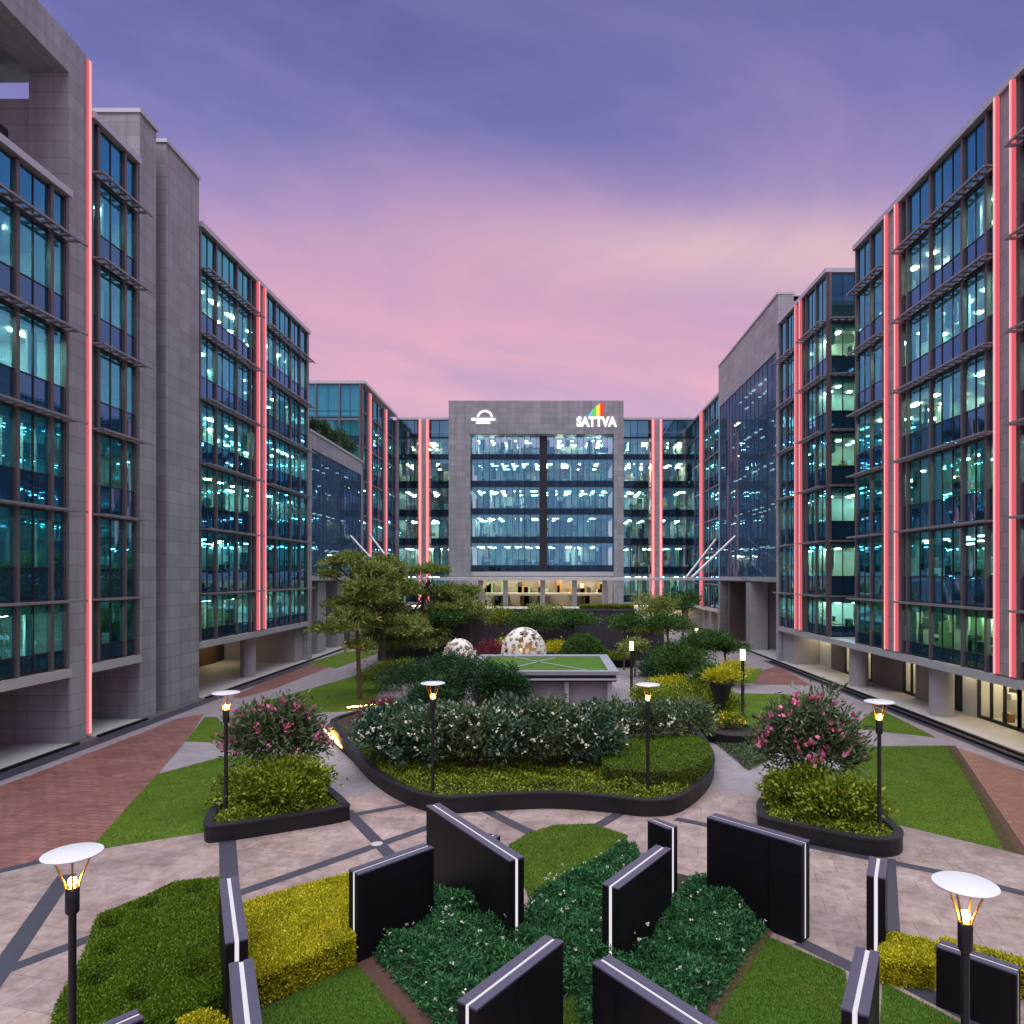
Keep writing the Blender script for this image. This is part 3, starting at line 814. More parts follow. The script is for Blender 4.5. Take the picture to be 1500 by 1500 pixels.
def frontage(b, items):
    for u0, u1, kind in items:
        if kind == 'shop':
            MB(FR).box(u0, u1, -5.2, -5.0, .05, 2.84).build('shop_interior', M['int_white'], b, recalc=False)
            for k, (c, d) in enumerate(((u0, u0 + .1), (u1 - .1, u1))):
                MB(FR).box(c, d, -5.0, -2.5, .05, 2.84).build('shop_side', M['int_wall'], b, recalc=False)
            f = MB(FR); n = max(2, int((u1 - u0) / .9))
            for k in range(n + 1):
                a = u0 + (u1 - u0) * k / n; f.box(a - .05, a + .05, -2.5, -2.36, .05, 2.84)
            f.box(u0, u1, -2.49, -2.37, .05, .22); f.box(u0, u1, -2.49, -2.37, 2.3, 2.4)
            f.build('shop_frame', M['frame'], b, recalc=False)
            MB(FR).box(u0 + .2, u1 - .2, -4.2, -3.2, 2.74, 2.82).build('shop_light', M['shop_light'], b, recalc=False)
            f = MB(FR); rs = random.Random(int(u0 * 10))
            for k in range(int((u1 - u0) * 5)):
                a = rs.uniform(u0 + .1, u1 - .6); v = rs.uniform(-4.9, -3.0); z = rs.choice((.05, .05, .8, 1.3))
                f.box(a, a + rs.uniform(.15, .6), v - .3, v, z, z + rs.uniform(.3, 1.0), rs.choice((0, 1, 2, 3, 1)))
            f.build('shop_display', [M['int_wood'], M['int_dark'], M['int_green'], M['int_white']], b, recalc=False)['kind'] = 'stuff'
        elif kind == 'lit':
            MB(FR).box(u0, u1, -2.6, -2.4, .05, 2.84).build('pale_wall', M['int_white'], b, recalc=False)
            MB(FR).box(u0, u1, -2.3, -2.0, 2.76, 2.82).build('wall_washer', M['shop_light'], b, recalc=False)
        elif kind == 'shutter':
            m = MB(FR); n = int((u1 - u0) / .3)
            for k in range(n): m.box(u0 + .3 * k, u0 + .3 * k + .22, -2.5, -2.4, .05, 2.84)
            m.box(u0, u1, -2.7, -2.55, .05, 2.84).build('dark_shutter', M['frame'], b, recalc=False)
        else:
            MB(FR).box(u0, u1, -2.7, -2.4 + (.25 if kind == 'stone' else 0), .05, 2.84).build('rear_wall', M['taupe' if kind == 'taupe' else 'stone_wall'], b, recalc=False)
frontage(b, [(18, 24, 'shop'), (24, 28, 'taupe'), (28, 33.9, 'shop'), (33.9, 37.1, 'shop'), (37.1, 38.5, 'lit'), (38.5, 41.3, 'shutter'), (41.3, 43.0, 'stone'), (43.0, 44.9, 'shop'), (44.9, 49.4, 'taupe'), (49.4, 51.0, 'shop')])

b = thing('office_building', 'right glass office set back past a dark notch, one pair of red light strips', 'office building', (26, 56, 0), 'office blocks round the courtyard')
LEV_R2 = LEV_R[:-1] + [30.4]
office(b, FR, 51.1, 61.6, LEV_R2, seed=51, lit=.8)
skin(b, FR, [[51.2, 53.3, 55.3, 55.9], [57.3, 58.0, 60.0, 61.6]], LEV_R2, ext=.1, glass='glass_green')
pilaster(b, FR, 56.1, 57.1, 3.2, 30.4)
FN = Fr((0, 51.05), (1, 0), (0, -1))
skin(b, FN, [[XR + .05, XR + 2.0, XR + 4.5]], LEV_R2, glass='glass_side')
MB(FN).box(XR + .2, XR + 4.5, -3.6, -3.4, 3.2, 30).build('rear_partition', M['int_wall'], b, recalc=False)
coping(b, FR, 51.0, 61.7, 30.42)
podium(b, FR, 51.01, 61.7, 3.15, [], rear=False)
frontage(b, [(51.0, 53.8, 'shop'), (53.8, 56.5, 'taupe'), (56.5, 58.9, 'lit')])
MB(FR).box(59.0, 61.7, -4.2, -.2, .05, 2.8).build('cross_wall', M['concrete'], b, recalc=False)

# ---- far right office
b = thing('office_building', 'far right glass office with one red light strip beyond the tall screen block', 'office building', (26, 91, 0), 'office blocks round the courtyard')
office(b, FR, 83.8, 97.6, LEV_L, seed=61, lit=.7)
skin(b, FR, [[83.8, 86.4, 89.0, 91.6], [93.0, 95.4, 97.9]], LEV_L, shade=False)
MB(FR).box(91.7, 92.9, -.1, .3, 3.6, 29.9).build('pilaster', M['clad'], b, recalc=False)
light_strip(b, FR, 91.9, 3.6, 29.8, .31, .3); light_strip(b, FR, 92.7, 3.6, 29.8, .31, .3)
coping(b, FR, 83.7, 97.9, 29.82)
podium(b, FR, 83.7, 97.6, 3.55, [85.5, 89.5, 94], colr=.5, wall='int_white')
MB(FR).box(84, 97, -6.8, -6.2, 3.0, 3.2).build('soffit_light', M['lobby_light'], b, recalc=False)

# ---- head office across the end of the courtyard
b = thing('head_office_building', 'far central office with a big grey portal frame round a glass wall', 'office building', (0, 100, 0))
LEV_C = [8.3, 12.4, 16.5, 20.45, 24.4, 27.75]
LEV_W = [3.9, 8.0, 12.1, 16.2, 20.3, 24.4, 27.4, 30.0]
fr = MB(FC)
fr.box(-14.3, -11.25, -2, 1.2, 0, 32.5); fr.box(9.15, 10.5, -2, 1.2, 0, 32.5)
fr.box(-11.248, 9.148, -2, 1.2, 27.8, 32.5)
fr.build('portal_frame', M['clad'], b, recalc=False)
MB(FC).box(-11.248, 9.148, -.6, .6, 7.6, 8.25).build('portal_sill', M['coping'], b, recalc=False)
office(b, FC, -11.2, 9.1, LEV_C, seed=71, lit=.6, top_lit=True, depth=8, busy=1.3)
us = [-11.2 + 20.3 * k / 8 for k in range(9)]
for k in range(8):
    for i in range(5):
        window(b, FC, us[k], us[k + 1], LEV_C[i] + .05, LEV_C[i + 1], 'glass_front', .2, 'spandrel_dark', cols=3)
MB(FC).box(-1.45, -.35, .04, .12, 8.3, 27.75).build('dark_mullion', M['frame'], b, recalc=False)
for side, (u0, u1, seg, pil) in {'a': (-21.6, -14.4, [[-21.6, -19.4, -18.95], [-17.0, -15.8, -14.4]], (-18.5, -17.45)),
                                 'b': (10.6, 20.8, [[10.6, 12.6, 14.2], [16.1, 18.4, 20.8]], (14.8, 15.9))}.items():
    office(b, FC, u0, u1, LEV_W, seed=81 + ord(side), lit=.9, depth=8, busy=1.3)
    for sg in seg:
        for a, c in zip(sg[:-1], sg[1:]):
            for i in range(7):
                window(b, FC, a, c, LEV_W[i] + .05, LEV_W[i + 1], 'glass_front', .22 if i < 6 else .05, 'spandrel_dark')
    MB(FC).box(pil[0] + .05, pil[1] - .05, -.1, .4, 3.9, 30.0).build('pilaster', M['clad'], b, recalc=False)
    light_strip(b, FC, pil[0], 3.9, 30.0, .3, .5); light_strip(b, FC, pil[1], 3.9, 30.0, .3, .5)
    coping(b, FC, u0 - .3, u1, 30.02, 9, .3)
    MB(FC).box(u0, u1, -.5, .4, 3.4, 3.88).build('edge_beam', M['coping'], b, recalc=False)
    MB(FC).box(u0, u1, -8, -7.8, 0, 3.4).build('lobby_wall', M['int_white'], b, recalc=False)
    MB(FC).box(u0 + .5, u1 - .5, -6, -5, 3.1, 3.3).build('lobby_light', M['lobby_light'], b, recalc=False)
    for u in (u0 + 1.2, (u0 + u1) / 2, u1 - 1.2):
        MB(FC).box(u - .4, u + .4, -1.2, -.4, 0, 3.4).build('column', M['taupe'], b, recalc=False)
for x0, x1 in ((-23.2, -21.62), (20.82, 22.0)):
    MB(FC).box(x0, x1, -9, .06, 0, 30.0).build('end_pier', M['clad'], b, recalc=False)
# double-height lobby behind the portal
MB(FC).box(-11.2, 9.1, -8.2, -8.0, 0, 7.6).build('lobby_wall', M['int_white'], b, recalc=False)
MB(FC).box(-11.2, 9.1, -8, -.602, 7.3, 7.58).build('lobby_ceiling', M['ceiling'], b, recalc=False)
for k in range(7):
    MB(FC).box(-10.4 + 2.9 * k, -9.0 + 2.9 * k, -6, -2, 7.18, 7.29).build('lobby_light', M['lobby_light'], b, recalc=False)
MB(FC).box(-9.5, 7.8, -5, -2.4, 4.75, 5.1).build('mezzanine', M['int_white'], b, recalc=False)
f = MB(FC); rs = random.Random(5)
for k in range(34):
    a = rs.uniform(-10.6, 8); z = rs.choice((3.2, 5.1)); f.box(a, a + rs.uniform(.3, 1.1), -7.6, -4.4, z, z + rs.uniform(.5, 1.9), rs.choice((0, 1, 2, 3)))
f.build('lobby_furniture', [M['int_wood'], M['int_dark'], M['int_green'], M['int_wall']], b, recalc=False)['kind'] = 'stuff'
for u in (-10.0, -6.4, -1.0, 3.6, 8.0):
    MB(FC).box(u - .35, u + .35, -1.5, -.8, 0, 7.3).build('column', M['concrete'], b, recalc=False)
MB(FC).box(-11.2, 9.1, -9, -1.61, 0, 3.1).build('lobby_floor', M['pale_conc'], b, recalc=False)

# ---- signs on the portal frame
s = thing('lettered_sign', 'white lit letters under a fan of four coloured bars on the grey portal', 'sign', (6.8, 96.7, 29))
def text_part(txt, x, z, size, width, y, mat, parent, name='lettering'):
    c = bpy.data.curves.new(name, 'FONT'); c.body = txt; c.size = size; c.extrude = .08; c.offset = size * .045
    o = bpy.data.objects.new(name, c); COL.objects.link(o)
    bpy.context.view_layer.update()
    me = bpy.data.meshes.new_from_object(o.evaluated_get(bpy.context.evaluated_depsgraph_get()))
    bpy.data.objects.remove(o)
    co = np.zeros(len(me.vertices) * 3); me.vertices.foreach_get('co', co); co = co.reshape(-1, 3)
    co[:, 0] = (co[:, 0] - co[:, 0].min()) / np.ptp(co[:, 0]) * width
    co[:, 1] -= co[:, 1].min()
    out = np.stack([x + co[:, 0], y - co[:, 2], z + co[:, 1]], 1)
    me.vertices.foreach_set('co', out.ravel()); me.materials.clear(); me.materials.append(mat); me.update()
    return link(name, me, parent)
text_part('SATTVA', 3.82, 28.75, 1.85, 5.7, 96.65, M['sign_white'], s)
bars = [(5.50, 6.05, .15, .95, 'sign_blue'), (6.05, 6.6, .95, 1.45, 'sign_green'), (6.6, 7.15, 1.45, 1.85, 'sign_yellow'), (7.15, 7.65, 1.85, 2.05, 'sign_red')]
for x0, x1, h0, h1, mm in bars:
    q = MB()
    pts = [(x0, 30.2), (x1, 30.2), (x1, 30.2 + h1), (x0, 30.2 + h0)]
    q.quad([(a, 96.6, z) for a, z in pts]); q.quad([(a, 96.78, z) for a, z in pts])
    for i in range(4):
        (a, z), (c, z2) = pts[i], pts[(i + 1) % 4]; q.quad([(a, 96.6, z), (c, 96.6, z2), (c, 96.78, z2), (a, 96.78, z)])
    q.build('colour_bar', M[mm], s)
s = thing('globe_sign', 'small white lit globe emblem with a swoosh on the grey portal', 'sign', (-9.4, 96.7, 30))
q = MB()
for r0, r1, a0, a1 in ((.85, 1.15, 10, 170),):
    n = 16
    for k in range(n):
        ta, tb = R(a0 + (a1 - a0) * k / n), R(a0 + (a1 - a0) * (k + 1) / n)
        P_ = [(-9.15 + r * math.cos(tt), 96.66, 30.0 + r * math.sin(tt)) for r, tt in ((r0, ta), (r1, ta), (r1, tb), (r0, tb))]
        q.quad(P_)
q.build('globe_arc', M['sign_white'], s)
q = MB(); q.box(-11.1, -7.7, 96.6, 96.75, 29.65, 30.0); q.box(-10.4, -8.4, 96.6, 96.75, 29.2, 29.5)
q.build('swoosh_bar', M['sign_white'], s)

# ---- entrance canopy with stay rods
b = thing('entrance_canopy', 'long thin white canopy on slim columns in front of the head office', 'canopy', (0, 76, 0))
MB().box(-17.5, 20.2, 71.8, 80.5, 7.22, 7.5).build('canopy_slab', M['steel'], b, recalc=False)
for x in (-15.5, 9.6):
    MB().lathe([(.16, 0), (.14, 7.2)], 14, (x, 73, 0)).build('column', M['steel'], b, True)
for p0, p1 in (((-21.6, 74, 12.0), (-17.2, 73, 7.5)), ((-21.6, 82, 12.6), (-17.2, 79.5, 7.5)), ((20.3, 74.6, 12.0), (15.2, 73, 7.5)), ((20.3, 83.4, 12.1), (16.0, 79.8, 7.5))):
    MB().tube([p0, p1], .14, 10).build('stay_rod', M['steel'], b, True)

# ------------------------------------------------------------------ ground, paving, lawns
sheet('ground', [(-600, -100), (600, -100), (600, 1500), (-600, 1500)], 0.0, M['earth'])
sheet('path', [(-21.5, 4), (20.2, 4), (20.2, 97), (-21.5, 97)], 0.004, M['path'])
sheet('brick_pavement', GP([(-60, 1176), (0, 1152), (150, 1096), (262, 1052), (300, 1046), (272, 1086), (232, 1134), (135, 1240), (-60, 1295)]), 0.008, M['brick'])
sheet('brick_pavement', GP([(340, 1021), (445, 972), (484, 977), (400, 1010), (352, 1023)]), 0.008, M['brick'])
sheet('brick_pavement', GP([(1108, 985), (1140, 975), (1188, 1004), (1105, 1003)]), 0.008, M['brick'])
sheet('brick_pavement', GP([(1398, 1094), (1560, 1150), (1560, 1300), (1494, 1248)]), 0.008, M['brick'])
stone_poly = GP([(-150, 1318), (0, 1278), (135, 1243), (300, 1205), (420, 1180), (620, 1150), (1000, 1150), (1130, 1170), (1320, 1212), (1500, 1252), (1700, 1300)]) + [(14, 6), (-13, 6)]
sheet('stone_pavement', stone_poly, 0.0085, M['stone'])

def band(a, b, w, k=[0]):
    k[0] += 1
    A, B = Vector(G(*a)[:2]), Vector(G(*b)[:2]); d = (B - A).normalized(); n = Vector((-d.y, d.x)) * w / 2
    return sheet('paving_band', [tuple(A + n), tuple(A - n), tuple(B - n), tuple(B + n)], 0.0125 + .0004 * k[0], M['band'])
for a, b, w_ in (((-80, 1296), (140, 1243), .32), ((140, 1243), (305, 1213), .32), ((98, 1282), (-60, 1510), .42), ((-60, 1448), (140, 1372), .32),
                 ((333, 1228), (338, 1330), .45), ((350, 1309), (480, 1264), .34), ((480, 1264), (640, 1208), .34), ((508, 1188), (580, 1262), .36),
                 ((500, 1197), (640, 1172), .3), ((700, 1182), (785, 1224), .36), ((915, 1188), (862, 1218), .36), ((1185, 1240), (1285, 1260), .32),
                 ((1285, 1260), (1380, 1279), .32), ((1380, 1279), (1600, 1335), .32), ((1300, 1258), (1305, 1400), .4), ((990, 1200), (1040, 1210), .3),
                 ((1170, 1380), (1260, 1424), .35), ((1286, 1420), (1440, 1500), .4), ((370, 1495), (520, 1412), .42)):
    band(a, b, w_)
mx_, my_, _ = G(552, 1237)
sheet('paving_medallion', [(mx_ + .17 * math.cos(k * math.pi / 10), my_ + .17 * math.sin(k * math.pi / 10)) for k in range(20)], 0.024, M['medallion'])
sheet('kerb_strip', [(-21.58, 10), (-20.75, 10), (-20.75, 62), (-21.58, 62)], 0.014, M['band'])
sheet('kerb_strip', [(19.3, 10), (20.26, 10), (20.26, 62), (19.3, 62)], 0.014, M['band'])
# low granite drain edge beside the right front
for z_, x0 in ((.12, 19.65),):
    tag(MB().box(x0, x0 + .18, 10, 61, 0, z_).build('kerb', M['granite']), kind='structure')

def grass_blades(poly, per, h, z):
    n = int(area(poly) * per)
    p = scatter(poly, n); P = np.column_stack([p, np.full(n, z)])
    a = rng.uniform(0, 2 * math.pi, n); s_ = np.stack([np.cos(a), np.sin(a), np.zeros(n)], 1) * .006
    tip = P + np.column_stack([rng.normal(0, h * .4, (n, 2)), rng.uniform(.5, 1.1, n) * h])
    return np.stack([P - s_, P + s_, tip], 1).reshape(-1, 3)

def lawn(pts, per=0, h=.045, mat='lawn', z=.02, border=None):
    poly = orient_ccw(GP(pts))
    m = MB().prism([(p[0], p[1]) for p in poly], 0.002, z)
    o = m.build('lawn', M[mat]); tag(o, kind='structure')
    if per:
        me = fast_mesh('grass', grass_blades(poly, per, h, z), 3, M['blade'])
        tag(link('grass', me), kind='stuff')
    return poly

lawn([(272, 1086), (300, 1051), (318, 1051), (345, 1084), (310, 1088)], 500)
lawn([(135, 1241), (180, 1190), (230, 1135), (330, 1108), (400, 1100), (400, 1180), (330, 1215), (165, 1241)], 1100)
lawn([(364, 1034), (540, 985), (570, 990), (540, 1040), (372, 1050)], 200)
lawn([(450, 972), (505, 955), (560, 955), (492, 979)], 0)
lawn([(1252, 1094), (1390, 1093), (1412, 1118), (1440, 1165), (1494, 1251), (1300, 1205), (1200, 1170)], 1100)
sheet('soil', GP([(1385, 1093), (1400, 1093), (1510, 1256), (1470, 1246), (1430, 1165)]), .0225, M['soil'])
lawn([(1250, 1066), (1284, 1037), (1370, 1080), (1300, 1073)], 500)
lawn([(1070, 1016), (1150, 1017), (1194, 1020), (1165, 1050), (1112, 1082), (1040, 1070), (1040, 1030)], 300)
lawn([(1075, 983), (1117, 979), (1105, 1001), (1070, 1000)], 0)
# foreground lawns between the black panels
lawn([(745, 1240), (775, 1222), (812, 1211), (868, 1209), (920, 1226), (860, 1290), (780, 1330)], 2600, .05, 'lawn', .05)
lawn([(380, 1484), (520, 1414), (600, 1500), (625, 1540), (360, 1540)], 3200, .05, 'lawn2', .03)
lawn([(1113, 1368), (1238, 1424), (1250, 1500), (1240, 1560), (1000, 1560), (1040, 1500)], 3200, .05, 'lawn2', .03)
lawn([(1293, 1441), (1370, 1480), (1440, 1520), (1440, 1560), (1285, 1560)], 3000, .05, 'lawn2', .03)
lawn([(785, 1510), (850, 1452), (915, 1496), (920, 1560), (760, 1560)], 3600, .09, 'lawn', .04)
sheet('soil', GP([(515, 1405), (560, 1395), (700, 1540), (625, 1540)]), .036, M['soil'])
sheet('soil', GP([(1125, 1350), (1135, 1362), (1020, 1540), (985, 1540)]), .038, M['soil'])

# ------------------------------------------------------------------ planting builders
def blob_points(n, c, rad, nclump, spread, shell=.55, flat=1.0):
    """Leaf positions in clumps spread through an uneven ellipsoid."""
    c = np.array(c); rad = np.array(rad)
    d = unit(rng.normal(0, 1, (nclump, 3))); d[:, 2] = np.abs(d[:, 2]) * 1.0 - .25 * (rng.random(nclump) < .45)
    r = rng.uniform(shell, 1.0, nclump)[:, None]
    cen = d * r * rng.uniform(.82, 1.12, (nclump, 1))
    k = rng.integers(0, nclump, n)
    p = cen[k] + rng.normal(0, spread, (n, 3)) * np.array([1, 1, flat])
    return c + p * rad, unit(p * np.array([1, 1, .8]) + np.array([0, 0, .35])), c + cen * rad

def stems_mesh(base, tips, r=.02, seg=5):
    m = MB()
    for tpt in tips:
        b = Vector(base) + Vector((random.uniform(-.2, .2), random.uniform(-.2, .2), 0)); tpt = Vector(tpt)
        mid = b.lerp(tpt, .5) + Vector((0, 0, .15 * (tpt.z - b.z)))
        m.tube([b, mid, tpt], [r, r * .8, r * .4], seg)
    return m

def shrub(label, px, base_py, rad, mat='shrub', zb=.0, n=5000, L=.16, W=.05, flowers=None, nclump=70, spread=.16, cz=None, name='flowering_shrub', cat='shrub', jit=.7, pos=None, group=None):
    x, y, _ = pos or G(px, base_py, zb)
    root = thing(name, label, cat, (x, y, zb), group)
    c = (x, y, zb + (cz if cz is not None else rad[2] * .95))
    P, D, cen = blob_points(n, c, rad, nclump, spread)
    P[:, 2] = np.maximum(P[:, 2], zb + .02)
    link('foliage', fast_mesh('foliage', leaves(P, D, L, W, jit), 4, M[mat]), root)
    stems_mesh((x, y, zb), cen[:14], .018).build('stem', M['bark'], root, recalc=False)
    if flowers:
        fm, fn, fs = flowers
        d = unit(rng.normal(0, 1, (fn, 3))); d[:, 2] = np.abs(d[:, 2]) - .1
        q = np.array(c) + d * np.array(rad) * rng.uniform(.95, 1.2, (fn, 1))
        q[:, 2] = np.maximum(q[:, 2], zb + .2)
        q = np.repeat(q, 5, 0) + rng.normal(0, fs * .25, (fn * 5, 3))
        o = link('blossom', fast_mesh('blossom', leaves(q, unit(rng.normal(0, 1, (fn * 5, 3)) + np.array([0, -.3, .5])), fs, fs * .8, .5), 4, M[fm]), root)
        o['kind'] = 'stuff'
    return root

def carpet_plants(name, poly, h, n, mat, L, W, z=0.0, lean=.5, jit=.55, label=None, cat=None, kind='stuff', flowers=None, edge=.25, tuft=1):
    p = scatter(poly, n // tuft)
    e = np.clip(edge_dist(p, poly) / edge, 0.25, 1)
    nz = .66 + .34 * np.sin(p[:, 0] * 3.1 + 1.7 * np.sin(p[:, 1] * 2.3)) * np.sin(p[:, 1] * 2.9 + p[:, 0])
    top = h * e * nz
    zz = z + top * (1 - .55 * rng.random(len(p)) ** 1.6)
    P = np.column_stack([p, zz]); P = np.repeat(P, tuft, 0)
    if tuft > 1: P += rng.normal(0, .012, P.shape)
    D = np.column_stack([rng.normal(0, .7, (len(P), 2)), np.full(len(P), lean)])
    V = leaves(P, unit(D), L, W, jit); mi = None; mats = [M[mat]]
    if flowers:
        fm, fn, fs = flowers
        q = scatter(poly, fn); qz = z + h * np.clip(edge_dist(q, poly) / edge, .25, 1) * 1.0 + .02
        Q = np.repeat(np.column_stack([q, qz]), 5, 0) + rng.normal(0, fs * .3, (fn * 5, 3))
        VF = leaves(Q, unit(rng.normal(0, .6, Q.shape) + np.array([0, 0, .8])), fs, fs * .8, .5)
        mi = np.concatenate([np.zeros(len(V) // 4), np.ones(len(VF) // 4)]); V = np.vstack([V, VF]); mats.append(M[fm])
    o = link(name, fast_mesh(name, V, 4, mats, mi))
    return tag(o, label, cat, kind=kind)

def clipped_hedge(name, label, pts, h, mat, n, L=.05, W=.03, z=0.0, zpix=None, dimples=(), soil='hedge', poly=None, cat='hedge', jag=0.02):
    """A clipped block: a solid leafy core whose top and sides are covered with small leaves."""
    poly = orient_ccw(poly or GP(pts, zpix if zpix is not None else h))
    cx = sum(p[0] for p in poly) / len(poly); cy = sum(p[1] for p in poly) / len(poly)
    root = thing(name, label, cat, (cx, cy, z))
    ins = inset(poly, .05)
    MB().prism(ins, z, z + h - (.38 if dimples else .06)).build('core', M['mulch'], root, recalc=False)
    A = area(poly); per = sum(math.dist(poly[i][:2], poly[i - 1][:2]) for i in range(len(poly)))
    nt = int(n * A / (A + per * h)); ns = n - nt
    p = scatter(poly, nt); P = np.column_stack([p, z + h + rng.normal(0, jag, nt)])
    P[:, 2] -= .06 * (np.clip(1 - edge_dist(p, poly) / .12, 0, 1)) ** 2
    for dx, dy, dr, dd in dimples:
        g = np.exp(-(((P[:, 0] - dx) / dr) ** 2 + ((P[:, 1] - dy) / dr) ** 2) * 1.5)
        P[:, 2] -= dd * g
    D = np.tile(np.array([[0, 0, 1.0]]), (nt, 1))
    seg = np.array([math.dist(poly[i][:2], poly[(i + 1) % len(poly)][:2]) for i in range(len(poly))])
    k = rng.choice(len(poly), ns, p=seg / seg.sum()); a = np.array([q[:2] for q in poly])[k]; b_ = np.array([q[:2] for q in poly])[(k + 1) % len(poly)]
    t_ = rng.random((ns, 1)); q = a + (b_ - a) * t_; dirn = unit(b_ - a); nn = np.stack([dirn[:, 1], -dirn[:, 0]], 1)
    q = q + nn * rng.normal(-.01, .02, (ns, 1))
    S = np.column_stack([q, z + rng.random(ns) * h]); SD = np.column_stack([nn, np.full(ns, .5)])
    V = leaves(np.vstack([P, S]), unit(np.vstack([D, SD])), L, W, .75)
    link('foliage', fast_mesh('foliage', V, 4, M[mat]), root)
    return root

# ------------------------------------------------------------------ planters with dark stone walls
def planter(name, label, outline, h, wall=.24, z=0.0, soilz=None, cat='planter'):
    o = orient_ccw(outline); i_ = inset(o, wall)
    cx = sum(p[0] for p in o) / len(o); cy = sum(p[1] for p in o) / len(o)
    root = thing(name, label, cat, (cx, cy, 0))
    m = MB(); n = len(o)
    for a in range(n):
        c = (a + 1) % n
        A, B_, C, D = o[a], o[c], i_[c], i_[a]
        m.quad([(A[0], A[1], 0), (B_[0], B_[1], 0), (B_[0], B_[1], h - .06), (A[0], A[1], h - .06)])
        m.quad([(D[0], D[1], h - .06), (C[0], C[1], h - .06), (C[0], C[1], h - .2), (D[0], D[1], h - .2)])
    m.build('wall', M['planter'], root, recalc=False)
    e = inset(o, -.025); e2 = inset(o, wall + .0)
    m = MB()
    for a in range(n):
        c = (a + 1) % n
        A, B_, C, D = e[a], e[c], e2[c], e2[a]
        m.quad([(A[0], A[1], h), (B_[0], B_[1], h), (C[0], C[1], h), (D[0], D[1], h)])
        m.quad([(A[0], A[1], h - .06), (B_[0], B_[1], h - .06), (B_[0], B_[1], h), (A[0], A[1], h)])
        m.quad([(D[0], D[1], h - .06), (C[0], C[1], h - .06), (C[0], C[1], h), (D[0], D[1], h)])
    m.build('cap', M['planter_cap'], root, recalc=False)
    me = bpy.data.meshes.new('planting_soil'); me.from_pydata([(p[0], p[1], h - .09) for p in i_], [], [tuple(range(n))]); me.materials.append(M['mulch']); me.update()
    link('planting_soil', me, root)
    return root, i_

zc = .55
centre_out = smooth_loop([p[:2] for p in GP([(488, 1052), (494, 1072), (518, 1098), (545, 1125), (585, 1150), (640, 1167), (720, 1164), (810, 1161), (890, 1166), (950, 1172), (1000, 1164), (1040, 1130), (1043, 1098), (1010, 1062), (930, 1040), (800, 1036), (660, 1036), (555, 1036)], zc)], 5)
pr, centre_in = planter('curved_planter', 'large central raised bed with a curving dark stone wall, full of white-flowered shrubs', centre_out, zc)
lp = smooth_loop([p[:2] for p in GP([(299, 1206), (330, 1208), (420, 1195), (503, 1181), (508, 1174), (480, 1150), (440, 1120), (390, 1110), (350, 1130), (318, 1170)], .5)], 4)
planter('triangular_planter', 'left rounded three-sided dark stone planter with pink oleander and lime shrub', lp, .5)
rp = smooth_loop([p[:2] for p in GP([(1110, 1188), (1116, 1196), (1180, 1211), (1270, 1228), (1312, 1228), (1322, 1216), (1300, 1195), (1270, 1150), (1200, 1120), (1140, 1140), (1112, 1170)], .5)], 4)
planter('triangular_planter', 'right rounded three-sided dark stone planter with pink oleander and a lamp at its tip', rp, .5)
cx, cy, _ = G(1070, 1068, .45)
planter('round_planter', 'small round dark stone planter of flowers beside the lantern on the right lawn', [(cx + 1.25 * math.cos(k * math.pi / 16), cy + 1.6 * math.sin(k * math.pi / 16)) for k in range(32)], .5)

# ------------------------------------------------------------------ planting in the central bed
front = [p for p in centre_in]
fc = GP([(515, 1078), (535, 1105), (560, 1128), (595, 1147), (642, 1161), (720, 1158), (810, 1155), (890, 1160), (950, 1166), (1000, 1158), (1036, 1130), (1036, 1105), (1010, 1085), (950, 1110), (880, 1108), (780, 1104), (660, 1098), (570, 1075), (540, 1060)], .6)
carpet_plants('lime_ground_cover', orient_ccw(fc), .42, 42000, 'lime', .11, .06, zc - .1, edge=.5)
sp_ = [(574, 1124, 1.45, 1.2, 'blue'), (628, 1134, 1.6, 1.25, 'blue'), (688, 1136, 1.75, 1.3, 'shrub'), (748, 1136, 1.65, 1.3, 'blue'), (806, 1134, 1.6, 1.3, 'shrub'), (862, 1132, 1.45, 1.25, 'blue')]
names = ['leftmost bluish shrub with white blossoms in the curved bed', 'bluish white-flowered shrub behind the left lamp post of the curved bed', 'broad grey-green shrub with white blossoms, middle of the curved bed',
         'bluish white-blossomed shrub just right of the middle of the curved bed', 'grey-green white-blossomed shrub in front of the flat roof', 'bluish shrub with few white flowers beside the clipped green mound']
for (px, py, r, h, mt), lb in zip(sp_, names):
    shrub(lb, px, py - 4, (r, 1.35, h), mt, zc - .15, 9500, .24, .09, ('white_petal', 64, .12), 120, .11, name='flowering_shrub', group='white-flowered shrubs in the curved bed')
for px, py, lb in ((900, 1092, 'loose greyish shrub with pale pink flowers left of the right lamp in the bed'), (955, 1092, 'loose greyish shrub behind the right lamp post of the curved bed'), (1002, 1085, 'loose greyish shrub at the right tip of the curved bed')):
    shrub(lb, px, py - 4, (1.25, 1.1, .85), 'shrub', zc + .2, 4500, .24, .075, ('white_petal', 26, .12), 90, .16, name='flowering_shrub')
for px, py, lb in ((560, 1078, 'dark pink-flowered shrub by the warm step lights'), (975, 1060, 'yellow-green bush behind the curved bed shrubs')):
    shrub(lb, px, py - 6, (1.1, 1, .8), 'red_leaf' if px < 700 else 'lime', zc, 3500, .14, .05, ('pink', 30, .1) if px < 700 else None, 60, .15)
